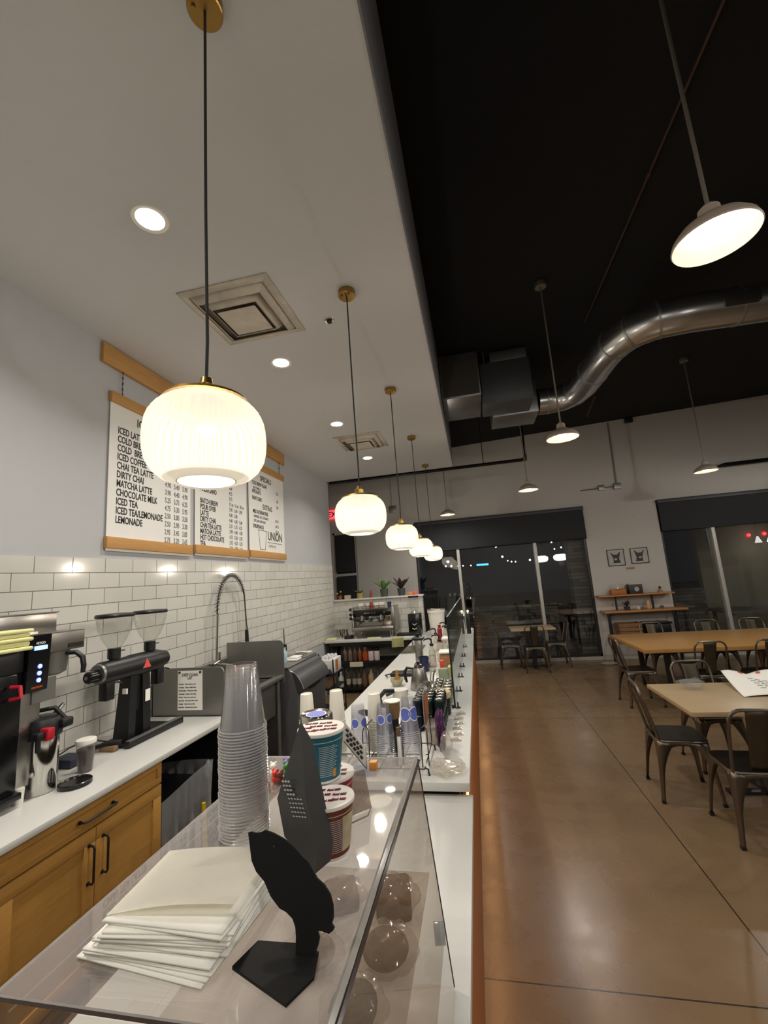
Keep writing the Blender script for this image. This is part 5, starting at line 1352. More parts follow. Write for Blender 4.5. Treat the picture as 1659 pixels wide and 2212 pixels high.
# wire cart with carton and rolls next to the ice bin
t = thing('wire_cart', 'narrow black wire cart beside the ice bin', 'cart', (-2.3, 6.25, 0))
for z in (0.12, 0.44, 0.64):
    MB().box(-2.5, -2.10, 6.0, 6.5, z, z + 0.012).build('cart_shelf', M_BLACK, t)
for x in (-2.5, -2.10):
    for y in (6.0, 6.5):
        MB().cyl((x, y, 0), (x, y, 0.86), 0.01, n=8).build('post', M_BLACK, t)
t = thing('bottle_carton', 'white carton with teal and orange print holding milk bottles on the wire cart', 'carton', (-2.18, 6.2, 0.652))
MB().box(-2.35, -2.125, 6.05, 6.45, 0.652, 0.84, 0.004).build('carton_body', mat('white_carton', '#d9d8d0', 0.6), t)
MB().prism([(-2.348, 6.0485, 0.72), (-2.24, 6.0485, 0.70), (-2.2, 6.0485, 0.76), (-2.24, 6.0485, 0.80), (-2.348, 6.0485, 0.80)], (0, 0.001, 0)).build('teal_print', mat('teal_ink', '#3f7f98', 0.6), t)
MB().prism([(-2.30, 6.048, 0.655), (-2.13, 6.048, 0.655), (-2.16, 6.048, 0.72), (-2.22, 6.048, 0.70)], (0, 0.0012, 0)).build('navy_print', mat('navy_ink', '#39456b', 0.6), t)
MB().box(-2.1245, -2.1235, 6.18, 6.30, 0.67, 0.82).build('orange_print', mat('orange_ink', '#b76a3a', 0.6), t)
for x in (-2.29, -2.235, -2.18):
    for y in (6.13, 6.23, 6.36):
        MB().lathe([(0, 0), (0.028, 0), (0.028, 0.03), (0.02, 0.045), (0, 0.045)], (x, y, 0.84), 14).build('bottle_top', mat('milky_cap', '#c8c9cb', 0.3), t)
tag(MB().box(-2.42, -2.2, 6.06, 6.4, 0.452, 0.62, 0.004).build('kraft_box', mat('kraft_brown', '#8e7256', 0.7, var=0.2)), 'brown kraft box under the white carton on the wire cart', 'box')
tag(MB().lathe([(0, 0), (0.045, 0), (0.048, 0.01), (0.04, 0.2), (0.02, 0.24), (0.02, 0.27), (0, 0.27)], (-2.15, 6.06, 0.132), 16).build('clear_bottle', mat('frosted_bottle', '#aab0ab', 0.2)), 'pale clear bottle on the bottom shelf of the wire cart', 'bottle')
tag(MB().cyl((-2.5, 5.66, 0.985), (-2.28, 5.68, 0.985), 0.055, n=22).cyl((-2.28, 5.68, 0.985), (-2.279, 5.68, 0.985), 0.02, n=12).build('film_roll', mat('clear_film', '#cfcdc8', 0.3)), 'roll of clear film on the far side of the ice bin', 'roll')
MBs = MB().box(-2.6, -2.2, 5.55, 5.8, 0.91, 0.93).box(-2.6, -2.58, 5.55, 5.8, 0, 0.91).box(-2.22, -2.2, 5.55, 5.8, 0, 0.91)
tag(MBs.build('narrow_stand', M_BLACK), 'narrow black stand between the ice bin and the wire cart', 'stand')
tag(MB().box(-2.55, -1.75, 8.12, 8.175, 0.0, 0.001).build('dark_mat', M_BLACK), 'dark mat strip at the foot of the half wall', 'mat')

# ------------------------------------------------------------------ plants on the half wall
ZL = 1.612
M_SOIL = mat('potting_soil', '#2c2119', 0.9)
def leaf(q, base, tip, width, sag=0.02, n=6):
    b, e = Vector(base), Vector(tip)
    d = e - b
    side = d.cross(Vector((0, 0, 1)))
    if side.length < 1e-4:
        side = Vector((1, 0, 0))
    side.normalize()
    prev = None
    for i in range(n + 1):
        f = i / n
        w = width * sin(pi * min(0.97, f * 0.9 + 0.08)) * 0.5
        p = b + d * f + Vector((0, 0, sag * 4 * f * (1 - f) * 0.5 - sag * f * f))
        cur = (q.bm.verts.new(p - side * w + Vector((0, 0, w * 0.3))), q.bm.verts.new(p), q.bm.verts.new(p + side * w + Vector((0, 0, w * 0.3))))
        if prev:
            q.bm.faces.new((prev[0], cur[0], cur[1], prev[1]))
            q.bm.faces.new((prev[1], cur[1], cur[2], prev[2]))
        prev = cur
def plant(x, lab, potcol, r0, r1, h, leafcol, n, ln, wd, spread, seed, flower=None):
    random.seed(seed)
    y = 8.23
    t = thing('potted_plant', lab, 'potted plant', (x, y, ZL), 'plants on the half wall')
    p = MB().lathe([(0, 0), (r0, 0), (r1, h), (r1 - 0.008, h), (r1 - 0.01, h - 0.015), (0, h - 0.015)], (x, y, ZL), 24).build('pot', mat('pot_' + potcol, potcol, 0.6), t)
    q = MB()
    for i in range(n):
        a = 2 * pi * i / n + random.uniform(-.3, .3)
        s = spread * random.uniform(0.5, 1.0)
        leaf(q, (x + 0.01 * cos(a), y + 0.01 * sin(a), ZL + h - 0.02), (x + s * cos(a), y + s * sin(a) * 0.7, ZL + h + ln * random.uniform(0.55, 1.0)), wd)
    q.build('foliage', mat('leaf_' + leafcol, leafcol, 0.5, var=0.3), t, solid=0.001)
    if flower:
        f = MB()
        for k in range(2):
            f.sph((x - 0.05 + 0.07 * k, y - 0.02, ZL + h + 0.05 + 0.03 * k), 0.022, (1, 1, 0.7), 10)
        f.build('blossom', mat('flower_' + flower, flower, 0.7), t)
    return t
plant(-2.66, 'small terracotta pot with yellow flowers at the left end of the half wall', '#8c4a33', 0.035, 0.045, 0.07, '#4c5a35', 6, 0.05, 0.015, 0.05, 1, '#c9a24a')
tag(MB().box(-2.56, -2.45, 8.18, 8.28, ZL, ZL + 0.075, 0.006).build('cream_planter', mat('cream_ceramic', '#b9a58c', 0.6)), 'small cream square planter between the terracotta pot and the basket pot', 'planter')
plant(-2.255, 'woven tan pot with a trailing small leaved plant', '#a3854f', 0.055, 0.06, 0.10, '#5f7a3a', 14, 0.08, 0.04, 0.15, 4)
t = thing('red_bottle_pair', 'small dark red sauce bottle on the half wall ledge', 'bottle', (-2.03, 8.23, ZL))
MB().lathe([(0, 0), (0.03, 0), (0.03, 0.08), (0.012, 0.1), (0.012, 0.125), (0, 0.125)], (-2.03, 8.23, ZL), 16).build('bottle_body', mat('dull_red', '#8e3b32', 0.4), t)
MB().lathe([(0, 0.12), (0.014, 0.12), (0.014, 0.14), (0, 0.14)], (-2.03, 8.23, ZL), 12).build('cap', M_RED, t)
plant(-1.76, 'green plant with broad pointed leaves in a dark green pot on the half wall', '#3f4a36', 0.065, 0.082, 0.15, '#5d7d45', 13, 0.24, 0.075, 0.24, 7)
plant(-1.42, 'dark leaved plant in a charcoal pot on the half wall', '#3b3d42', 0.062, 0.08, 0.14, '#33241f', 12, 0.24, 0.075, 0.24, 11)
tag(MB().box(-1.31, -1.2, 8.2, 8.28, ZL, ZL + 0.06, 0.004).build('yellow_box', mat('amber_box', '#b58b45', 0.6)), 'small amber box near the right end of the half wall', 'box')
tag(MB().box(-1.195, -1.11, 8.2, 8.28, ZL, ZL + 0.07, 0.01).build('pink_box', mat('pink_red_box', '#d8606a', 0.6, var=0.25)), 'small pink red box at the right end of the half wall', 'box')

# ------------------------------------------------------------------ clear display case on the lower counter
ZT = 1.40
M_ACR = clear_mat('acrylic_sheet', (0.93, 0.92, 0.90), 1.49, haze=0.05, haze_col=(0.62, 0.60, 0.57), rough=0.015, gain=1.25)
M_ACRTOP = clear_mat('acrylic_top', (0.88, 0.86, 0.84), 1.49, haze=0.34, haze_col=(0.44, 0.41, 0.40), rough=0.03, gain=1.7)
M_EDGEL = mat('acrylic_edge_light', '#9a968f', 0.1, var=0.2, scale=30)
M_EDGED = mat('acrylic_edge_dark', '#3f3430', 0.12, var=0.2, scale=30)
t = thing('display_case', 'clear acrylic pastry display case on the lower counter in the foreground', 'display case', (-0.42, 0.88, 0.86))
TL, TR, BR_, Y0, Y1 = -0.653, -0.206, -0.158, 0.505, 1.245
MB().quad((TL, Y0, ZT), (TR, Y0, ZT), (TR, Y1, ZT), (TL, Y1, ZT)).build('top_panel', M_ACRTOP, t)
MB().quad((TL, Y0, 0.866), (TL, Y1, 0.866), (TL, Y1, ZT - 0.004), (TL, Y0, ZT - 0.004)).build('side_panel', M_ACR, t)
MB().quad((BR_, Y0, 0.866), (BR_, Y1, 0.866), (TR, Y1, ZT - 0.004), (TR, Y0, ZT - 0.004)).build('front_panel', M_ACR, t)
MB().quad((TL, Y1, 0.866), (BR_, Y1, 0.866), (TR, Y1, ZT - 0.004), (TL, Y1, ZT - 0.004)).build('end_panel', M_ACR, t)
MB().quad((TL, Y0, 0.866), (BR_, Y0, 0.866), (TR, Y0, ZT - 0.004), (TL, Y0, ZT - 0.004)).build('end_panel', M_ACR, t)
def edge(name, p, q, r, m):
    return MB().tube([p, q], r, 4).build(name, m, t)
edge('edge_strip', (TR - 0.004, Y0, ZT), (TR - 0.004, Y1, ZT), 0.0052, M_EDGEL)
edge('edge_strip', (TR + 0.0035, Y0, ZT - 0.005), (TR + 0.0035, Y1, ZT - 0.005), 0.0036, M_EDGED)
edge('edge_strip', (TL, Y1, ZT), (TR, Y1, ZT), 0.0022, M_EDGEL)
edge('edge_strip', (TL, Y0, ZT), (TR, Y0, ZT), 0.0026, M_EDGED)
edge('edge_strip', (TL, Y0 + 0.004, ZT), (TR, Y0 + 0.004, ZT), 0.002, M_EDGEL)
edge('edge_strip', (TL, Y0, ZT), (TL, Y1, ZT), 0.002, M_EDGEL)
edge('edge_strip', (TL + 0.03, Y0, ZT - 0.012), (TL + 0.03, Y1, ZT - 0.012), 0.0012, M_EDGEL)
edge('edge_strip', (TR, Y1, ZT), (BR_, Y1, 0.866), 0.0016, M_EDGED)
MB().box(TL, BR_, Y0, Y1, 0.8605, 0.866).build('base_plate', mat('case_base', '#cfc6ba', 0.4), t)
MB().box(TL + 0.01, TR + 0.01, Y0 + 0.01, Y1 - 0.02, 1.128, 1.133).build('inner_shelf', clear_mat('inner_shelf_acrylic', (0.9, 0.87, 0.84), 1.49, haze=0.42, haze_col=(0.74, 0.66, 0.58)), t)
MB().cyl((-0.19, 1.19, 1.02), (-0.165, 1.195, 1.02), 0.022, n=18).build('door_knob', clear_mat('knob_acrylic', (0.8, 0.82, 0.84), 1.49, haze=0.4, haze_col=(0.6, 0.62, 0.63)), t)
# pastries in cellophane on the inner shelf
M_BROWNIE = mat('brown_pastry', '#6e4c28', 0.8, var=0.3, scale=30, bump=0.4)
for i, (x, y, s, rz, col, lab) in enumerate([(-0.262, 1.09, (0.05, 0.06, 0.03), 0.2, '#6a4a2c', 'wrapped square brown pastry at the far right inside the display case'),
                                   (-0.252, 0.95, (0.055, 0.055, 0.03), 0.6, '#5f4520', 'wrapped round brown pastry in the middle of the right side inside the case'),
                                   (-0.285, 0.83, (0.05, 0.06, 0.025), -0.3, '#5b4d3c', 'wrapped dark pastry nearest the camera inside the display case'),
                                   (-0.39, 1.09, (0.05, 0.05, 0.025), 0.4, '#8d6f4e', 'wrapped pale pastry under the brown oatmeal cup inside the case'),
                                   (-0.40, 0.93, (0.055, 0.05, 0.025), 0.1, '#93774f', 'wrapped pale pastry seen through the case top beside the black plaque')]):
    p = thing('wrapped_pastry', lab, 'pastry', (x, y, 1.133), 'wrapped pastries inside the case')
    q = MB()
    if i in (0, 3):
        q.box(x - s[0] * .8, x + s[0] * .8, y - s[1] * .8, y + s[1] * .8, 1.135, 1.135 + s[2] * 1.6, 0.01, rot=(0, 0, rz), seg=3)
    else:
        q.sph((x, y, 1.137 + s[2] * .8), 1.0, (s[0] * .85, s[1] * .85, s[2] * .8), 20)
    q.build('pastry', mat('pastry_' + col, col, 0.8, var=0.3, scale=40, bump=0.4), p)
    random.seed(20 + i)
    q = MB()
    r = bmesh.ops.create_icosphere(q.bm, subdivisions=4, radius=1)
    for v in r['verts']:
        c = v.co.copy()
        k = 1.08 + 0.10 * sin(9 * c.x + i) * sin(7 * c.y - i) + random.uniform(-0.03, 0.03)
        tail = 1 + 0.5 * max(0, abs(c.x) - 0.75)
        v.co = Vector((x + c.x * s[0] * k * tail, y + c.y * s[1] * k, max(1.1335, 1.137 + s[2] * .8 + c.z * s[2] * k)))
    q.build('film_wrap', M_CELLO, p, angle=12)

# stack of clear cups on the case
random.seed(5)
cup_stack('clear_cup', 'clear plastic cup in the tall foreground stack standing on the display case', 'clear cups in the tall stack on the case', -0.512, 0.873, ZT + 0.002, 36, 0.0057, 0.0485, 0.0315, 0.128, M_CLEARCUP, 40, rim=M_CUPRIM)

# napkins
random.seed(12)
M_NAP = mat('cream_napkin', '#ece9de', 0.9, var=0.03, bump=0.05, scale=80)
A = radians(-6)
def nap_mesh(z, sx, sy, ph, curl):
    q = MB()
    def f(u, v):
        x, y = (u - 0.5) * sx, (v - 0.5) * sy
        zz = z + 0.0016 * sin(5 * u + ph) * v + curl * (max(0, u + 0.6 * v - 0.75) ** 2)
        return (x, y, max(ZT + 0.0015, zz + ZT + 0.0015))
    q.grid(f, 12, 10)
    return q
nz = ZT + 0.0015
cx, cy = -0.476, 0.633
for i in range(15):
    a = A + random.uniform(-0.05, 0.05) + (0.02 * i if i < 12 else 0.1)
    sx, sy = random.uniform(0.202, 0.212) - 0.0015 * i, random.uniform(0.142, 0.15)
    q = nap_mesh(0, sx, sy, i, 0.0)
    M = Matrix.Translation((cx + random.uniform(-0.004, 0.004) + 0.0012 * i, cy + random.uniform(-0.003, 0.003) + 0.0012 * i, nz)) @ Matrix.Rotation(a, 4, 'Z')
    for v in q.bm.verts:
        v.co.z -= ZT
    q.xf(M)
    o = q.build('paper_napkin', M_NAP, solid=0.0026)
    top = i == 14
    tag(o, 'cream paper napkin on top of the stack, its corner curling up' if top else 'cream paper napkin inside the stack on the display case', 'napkin', 'paper napkins in the stack')
    nz += 0.0031
    if i == 13:
        break
q = MB()
def topnap(u, v):
    x, y = (u - 0.5) * 0.19, (v - 0.5) * 0.145
    return (x, y, 0.001 + 0.012 * u * (1 - v) * 1.2 + 0.006 * sin(3 * u))
q.grid(topnap, 16, 12, 0.0024)
q.xf(Matrix.Translation((cx + 0.006, cy + 0.03, nz)) @ Matrix.Rotation(A + 0.19, 4, 'Z'))
tag(q.build('paper_napkin', M_NAP), 'cream paper napkin on top of the stack, its front edge lifting', 'napkin', 'paper napkins in the stack')

# black shaped plaque with a folded foot
PL = [(-0.372, 0.644, 1.526), (-0.368, 0.645, 1.527), (-0.36, 0.644, 1.526), (-0.352, 0.644, 1.527), (-0.345, 0.645, 1.53), (-0.332, 0.644, 1.527), (-0.314, 0.642, 1.521), (-0.295, 0.639, 1.511), (-0.282, 0.636, 1.502), (-0.273, 0.634, 1.497), (-0.259, 0.628, 1.481), (-0.248, 0.626, 1.475), (-0.239, 0.623, 1.466), (-0.234, 0.619, 1.455), (-0.233, 0.615, 1.443), (-0.235, 0.613, 1.438), (-0.231, 0.612, 1.434), (-0.233, 0.611, 1.431), (-0.238, 0.61, 1.428), (-0.247, 0.61, 1.43), (-0.255, 0.611, 1.43), (-0.251, 0.608, 1.424), (-0.252, 0.606, 1.418), (-0.258, 0.603, 1.404), (-0.283, 0.603, 1.404), (-0.284, 0.608, 1.424), (-0.286, 0.611, 1.432), (-0.291, 0.614, 1.439), (-0.301, 0.616, 1.445), (-0.311, 0.617, 1.448), (-0.326, 0.621, 1.459), (-0.338, 0.626, 1.474), (-0.352, 0.629, 1.484), (-0.361, 0.633, 1.495), (-0.365, 0.637, 1.506)]
M_CHALK = mat('matte_black_board', '#0c0c0b', 0.6, var=0.15, scale=8, spec=0.25)
t = thing('shaped_plaque', 'black wavy edged plaque on a square black foot beside the napkins', 'plaque', (-0.3, 0.6, ZT))
MB().prism(PL, (0, 0.004, -0.0014)).build('plaque_board', M_CHALK, t)
MB().cyl((-0.3275, 0.638, 1.513), (-0.3275, 0.644, 1.513), 0.002, n=10).build('rivet', M_GLOSSBLACK, t)
MB().prism([(-0.36, 0.578, ZT + 0.001), (-0.267, 0.539, ZT + 0.001), (-0.247, 0.577, ZT + 0.001), (-0.254, 0.612, ZT + 0.001), (-0.285, 0.622, ZT + 0.001), (-0.346, 0.620, ZT + 0.001)], (0, 0, 0.004)).build('foot', M_CHALK, t)

# black pointed pouch with white print
t = thing('pouch', 'tall black pointed pouch with faint white print standing in front of the oat cups', 'pouch', (-0.335, 0.775, ZT))
P_ = dict(ap=(-0.345, 0.79, 1.637), l=(-0.389, 0.775, 1.512), lb=(-0.376, 0.772, 1.452), bo=(-0.318, 0.762, 1.402), m1=(-0.326, 0.755, 1.52), m2=(-0.306, 0.752, 1.452), r=(-0.291, 0.785, 1.442), rb=(-0.302, 0.80, 1.402), rt=(-0.326, 0.797, 1.60), bl=(-0.37, 0.80, 1.44))
q = MB()
V = {k_: q.bm.verts.new(v_) for k_, v_ in P_.items()}
for f in (('ap', 'l', 'm1'), ('l', 'lb', 'm2', 'm1'), ('lb', 'bo', 'm2'), ('ap', 'm1', 'rt'), ('rt', 'm1', 'm2', 'r'), ('m2', 'bo', 'rb', 'r'), ('ap', 'rt', 'bl', 'l'), ('l', 'bl', 'lb'), ('rt', 'r', 'rb', 'bl'), ('lb', 'bl', 'rb', 'bo')):
    q.bm.faces.new([V[k_] for k_ in f])
q.build('pouch_body', mat('black_satin_foil', '#3a3a3a', 0.36, 0.0, var=0.25, scale=20), t, angle=10)
M_SILV = mat('silver_print', '#8b8a86', 0.5)
pr_ = MB()
a0, b0, c0 = Vector(P_['l']), Vector(P_['m1']), Vector(P_['m2'])
nrm = (b0 - a0).cross(c0 - a0).normalized()
if nrm.y > 0:
    nrm = -nrm
random.seed(4)
def onface(u, v):
    return a0.lerp(b0, u) + (c0 - b0) * v + nrm * 0.0008
for k in range(9):
    v = -0.42 + 0.1 * k
    for j in range(5 if k > 3 else 3):
        u = 0.42 + 0.1 * j - (0.06 if k < 3 else 0)
        p = onface(u, v); p2 = onface(u + 0.06, v + 0.015)
        pr_.tube([p, p2], 0.0012 if k > 3 else 0.002, 4)
pr_.build('silver_print', M_SILV, t)

# oat cups
def oat_cup(x, y, z, h, r, col, lab, panel=True):
    o = thing('oat_cup', lab, 'cup', (x, y, z), 'paper oat cups on the case')
    r0 = r * 0.74
    MB().lathe([(0, 0), (r0, 0), (r0 * 1.005, 0.002), (r * 0.98, h - 0.004), (0, h - 0.004)], (x, y, z), 40).build('cup_body', mat('print_' + col, col, 0.45, var=0.06), o)
    MB().lathe([(r0 * 1.012, 0.0), (r0 * 1.02, 0.004), (r0 * 0.98, 0.005)], (x, y, z), 40).build('base_ring', M_WHITEPLASTIC, o)
    ld_ = MB().lathe([(r * 0.97, h - 0.006), (r * 1.03, h - 0.005), (r * 1.045, h - 0.002), (r * 1.03, h + 0.001), (r * 0.95, h), (0, h)], (x, y, z), 40).build('foil_lid', mat('white_foil_lid', '#ebe6dd', 0.5), o)
    k = 0
    for (dx, dy) in ((-0.6, 0.35), (0.05, 0.45), (-0.25, 0.0), (0.4, 0.1), (-0.65, -0.25), (0.05, -0.45), (-0.3, -0.62), (0.5, -0.3)):
        text('lid_print', 'Bob\'s Red Mill' if False else 'Red Mill', r * 0.21, (x + dx * r - 0.3 * r, y + dy * r, z + h + 0.0008), (0, 0, radians(12)), mat('maroon_print', '#7c2336', 0.6), ld_, bold=0.0003, squash=0.8, shear=0.25)
    q1, q2 = MB(), MB()
    def band(b_, a0_, a1_, z0, z1):
        n_ = max(2, int(abs(a1_ - a0_) / 0.12))
        vs = []
        for i_ in range(n_ + 1):
            a_ = a0_ + (a1_ - a0_) * i_ / n_
            col_ = []
            for zz in (z0, z1):
                rr = r0 + (r * 0.98 - r0) * zz / h + 0.0006
                col_.append(b_.bm.verts.new((x + rr * cos(a_), y + rr * sin(a_), z + zz)))
            vs.append(col_)
        for a_, b2 in zip(vs, vs[1:]):
            b_.bm.faces.new((a_[0], b2[0], b2[1], a_[1]))
    band(q1, -pi, 0.2, h * 0.82, h * 0.835)
    random.seed(int(abs(x) * 1000))
    for i_ in range(17):
        z0 = h * (0.14 + 0.037 * i_)
        band(q1, radians(-78), radians(-78) + random.uniform(0.75, 0.98), z0, z0 + h * 0.012)
        if i_ % 4 != 3:
            band(q1, radians(-120), radians(-120) + random.uniform(0.4, 0.58), z0, z0 + h * 0.011)
    q1.build('fine_print', mat('pale_print', '#b9c4c2', 0.6), o, fix=False)
    if panel:
        band(q2, radians(-38), radians(-26), h * 0.1, h * 0.26)
        q2.build('seal', mat('ochre_seal', '#c2912f', 0.6), o, fix=False)
    return o
oat_cup(-0.342, 0.93, ZT, 0.092, 0.0475, '#8e1f2a', 'red printed paper cup with a white lid under the teal one', False)
oat_cup(-0.350, 0.905, ZT + 0.094, 0.095, 0.0475, '#1f6173', 'teal printed paper cup with a white foil lid standing on another cup')
o = oat_cup(-0.312, 0.832, ZT, 0.09, 0.046, '#6d3420', 'brown printed paper cup with a white foil lid behind the black pouch', False)
q = MB()
xx, yy, r_, h_ = -0.312, 0.832, 0.046, 0.09
vs = []
for i_ in range(9):
    a_ = radians(-38 + 8 * i_)
    vs.append([q.bm.verts.new((xx + (r_ * (0.74 + 0.24 * zz / h_) + 0.0008) * cos(a_), yy + (r_ * (0.74 + 0.24 * zz / h_) + 0.0008) * sin(a_), ZT + zz)) for zz in (0.012, 0.07)])
for a_, b2 in zip(vs, vs[1:]):
    q.bm.faces.new((a_[0], b2[0], b2[1], a_[1]))
q.build('picture_print', mat('oat_picture', '#b8ab8a', 0.6, var=0.5, scale=40), o, fix=False)

# mason jar
t = thing('mason_jar', 'glass mason jar with a silver screw lid and blue sticker behind the teal cup', 'jar', (-0.437, 1.10, ZT))
c = (-0.437, 1.10, ZT)
MB().lathe([(0, 0.002), (0.04, 0.002), (0.044, 0.01), (0.044, 0.11), (0.037, 0.13), (0.037, 0.15)], c, 36).build('jar_glass', M_JARGL, t)
MB().lathe([(0.041, 0.132), (0.0425, 0.133), (0.0415, 0.139), (0.0428, 0.145), (0.0418, 0.151), (0.042, 0.157), (0.039, 0.162), (0.034, 0.1605), (0.03, 0.159), (0, 0.159)], c, 40).build('screw_lid', M_CHROME, t)
MB().lathe([(0, 0.1598), (0.0265, 0.1598)], c, 36).build('sticker_ring', mat('sticker_white', '#e4e4ef', 0.5), t, fix=True)
MB().lathe([(0, 0.1604), (0.0235, 0.1604)], c, 36).build('sticker', mat('periwinkle_print', '#7079c4', 0.5, var=0.25, scale=50), t)

# slanted card in acrylic, folded acrylic stand, block, figures
t = thing('table_card', 'slanted white card with dark lettering in an acrylic holder behind the oat cups', 'card', (-0.35, 1.16, ZT))
a, b2, cc, dd = Vector((-0.385, 1.155, 1.475)), Vector((-0.331, 1.170, 1.402)), Vector((-0.330, 1.168, 1.456)), Vector((-0.384, 1.153, 1.529))
n_ = (b2 - a).cross(dd - a).normalized() * 0.0012
MB().prism([a, b2, cc, dd], n_).build('card_sheet', M_PAPER, t)
nf = n_ if n_.y < 0 else -n_
ln_ = MB()
for i_ in range(3):
    for j_ in range(5):
        u, v = 0.14 + 0.15 * j_, 0.75 - 0.24 * i_
        p = a + (b2 - a) * u + (dd - a) * v + nf * 1.6
        ln_.tube([p, p + (b2 - a) * 0.1], 0.0032, 4)
ln_.build('lettering', M_INK, t)
MB().tube([a, b2], 0.002, 6).tube([b2, cc], 0.0014, 6).build('holder_edge', M_DULLSTEEL, t)
t = thing('acrylic_easel', 'small folded clear acrylic easel beside the brown oat cup', 'stand', (-0.285, 0.96, ZT))
MB().prism([(-0.312, 0.94, 1.402), (-0.272, 0.98, 1.402), (-0.286, 0.99, 1.475), (-0.325, 0.955, 1.475)], (0.001, -0.001, 0)).build('easel_back', clear_mat('smoky_acrylic', (0.72, 0.66, 0.62), 1.49, haze=0.3, haze_col=(0.5, 0.42, 0.37)), t)
MB().tube([(-0.305, 0.905, 1.404), (-0.27, 0.945, 1.404)], 0.0018, 6).tube([(-0.27, 0.945, 1.404), (-0.272, 0.98, 1.404)], 0.0012, 6).build('easel_lip', M_EDGEL, t)
tag(MB().box(-0.322, -0.302, 1.16, 1.18, ZT + 0.001, ZT + 0.021, 0.001).build('wood_block', mat('orange_wood', '#c8893f', 0.5)), 'tiny orange wooden cube at the back edge of the display case', 'block')
M_FIG = {}
for i, (x, y, r, col, lab) in enumerate([(-0.585, 1.08, 0.011, '#e3c9bf', 'pale pink tiny bear figure at the left of the figure group'), (-0.570, 1.12, 0.011, '#e9e2da', 'white tiny figure at the back of the figure group'),
                                         (-0.573, 1.045, 0.012, '#e06a60', 'coral pink tiny bear figure at the front left of the figure group'), (-0.555, 1.045, 0.012, '#e58076', 'salmon tiny bear figure at the front of the figure group'),
                                         (-0.548, 1.085, 0.01, '#d9452f', 'red tiny figure in the middle of the figure group'), (-0.530, 1.075, 0.011, '#7d3a33', 'maroon tiny figure at the right of the figure group'),
                                         (-0.532, 1.12, 0.011, '#3c8a3c', 'green tiny figure at the back right of the figure group'), (-0.548, 1.15, 0.010, '#7c5aa8', 'purple tiny figure behind the white one'),
                                         (-0.535, 1.165, 0.010, '#cf9a4e', 'amber tiny figure at the far back of the figure group'), (-0.512, 1.11, 0.010, '#e0939a', 'pink tiny figure next to the pouch edge')]):
    m_ = mat('figure_' + col, col, 0.4, var=0.05)
    o = thing('toy_figure', lab, 'figurine', (x, y, ZT), 'tiny coloured figures on the case')
    MB().sph((x, y, ZT + r * 1.0), r, (1, 0.9, 1.0), 14).build('figure_body', m_, o)
    MB().sph((x, y - 0.001, ZT + r * 2.4), r * 0.85, (1, 1, 0.9), 14).sph((x - r * 0.6, y, ZT + r * 3.1), r * 0.3, n=8).sph((x + r * 0.6, y, ZT + r * 3.1), r * 0.3, n=8).build('figure_head', m_, o)

# ------------------------------------------------------------------ dining side: metal cafe chairs
M_GUN = mat('gunmetal_steel', '#6d675d', 0.34, 0.85, var=0.3, scale=6)
M_GUNSEAT = mat('dark_gunmetal_seat', '#2f2d2a', 0.3, 0.7, var=0.3, scale=6)
M_SPLAT = mat('bronze_splat', '#4a4335', 0.42, 0.7, var=0.2)
chair = thing('cafe_chair', '', 'chair', (0, 0, 0), 'metal cafe chairs')
S = 0.18
sq = MB()
def seat_out(k, r=0.06, s=S):
    pts = []
    for i, (sx, sy) in enumerate(((1, 1), (-1, 1), (-1, -1), (1, -1))):
        for j in range(6):
            a = i * pi / 2 + (pi / 2) * j / 5
            pts.append(((s - r) * sx + r * cos(a), (s - r) * sy + r * sin(a), k))
    return pts
sq.prism(seat_out(0.448), (0, 0, 0.012))
sq.build('seat', M_GUNSEAT, chair)
MB().tube(seat_out(0.449, 0.065, S + 0.004), 0.009, 8, closed=True).build('seat_rim', M_GUN, chair)
sk = MB()
for (a, b2) in (((-1, -1), (1, -1)), ((1, -1), (1, 1)), ((1, 1), (-1, 1)), ((-1, 1), (-1, -1))):
    p, q = Vector((a[0] * S, a[1] * S, 0.445)), Vector((b2[0] * S, b2[1] * S, 0.445))
    d = (q - p)
    n_ = 10
    top = [p + d * (0.12 + 0.76 * i / n_) for i in range(n_ + 1)]
    bot = [v + Vector((0, 0, -0.028 - 0.05 * (abs(2 * i / n_ - 1) ** 2.5))) for i, v in enumerate(top)]
    vt = [sk.bm.verts.new(v) for v in top]; vb = [sk.bm.verts.new(v) for v in bot]
    for i in range(n_):
        sk.bm.faces.new((vt[i], vt[i + 1], vb[i + 1], vb[i]))
sk.build('apron', M_GUN, chair, solid=0.003)
for (sx, sy) in ((-1, -1), (1, -1), (1, 1), (-1, 1)):
    q = MB()
    top = Vector((sx * (S - 0.004), sy * (S - 0.004), 0.447))
    foot = Vector((sx * 0.222, sy * (0.225 if sy < 0 else 0.215), 0.0))
    n_ = 12
    rows = []
    for i in range(n_ + 1):
        f = i / n_
        c_ = top.lerp(foot, f)
        w = 0.022 + 0.085 * max(0, 1 - f * 1.55) ** 2.2 + 0.014 * (1 - f)
        rows.append([q.bm.verts.new(c_ + Vector((-sx * w, 0, 0))), q.bm.verts.new(c_ + Vector((-sx * 0.012, sy * 0.002, 0))), q.bm.verts.new(c_ + Vector((sx * 0.002, -sy * 0.012, 0))), q.bm.verts.new(c_ + Vector((0, -sy * w, 0)))])
    for a, b2 in zip(rows, rows[1:]):
        for j in range(3):
            q.bm.faces.new((a[j], a[j + 1], b2[j + 1], b2[j]))
    lg = q.build('leg', M_GUN, chair, solid=0.003)
    MB().box(foot.x - sx * 0.026 if sx > 0 else foot.x - 0.002, foot.x + 0.002 if sx > 0 else foot.x + 0.026, foot.y - (0.026 if sy > 0 else 0.002), foot.y + (0.002 if sy > 0 else 0.026), 0, 0.02).build('foot_cap', M_BLACK, lg)
fr = []
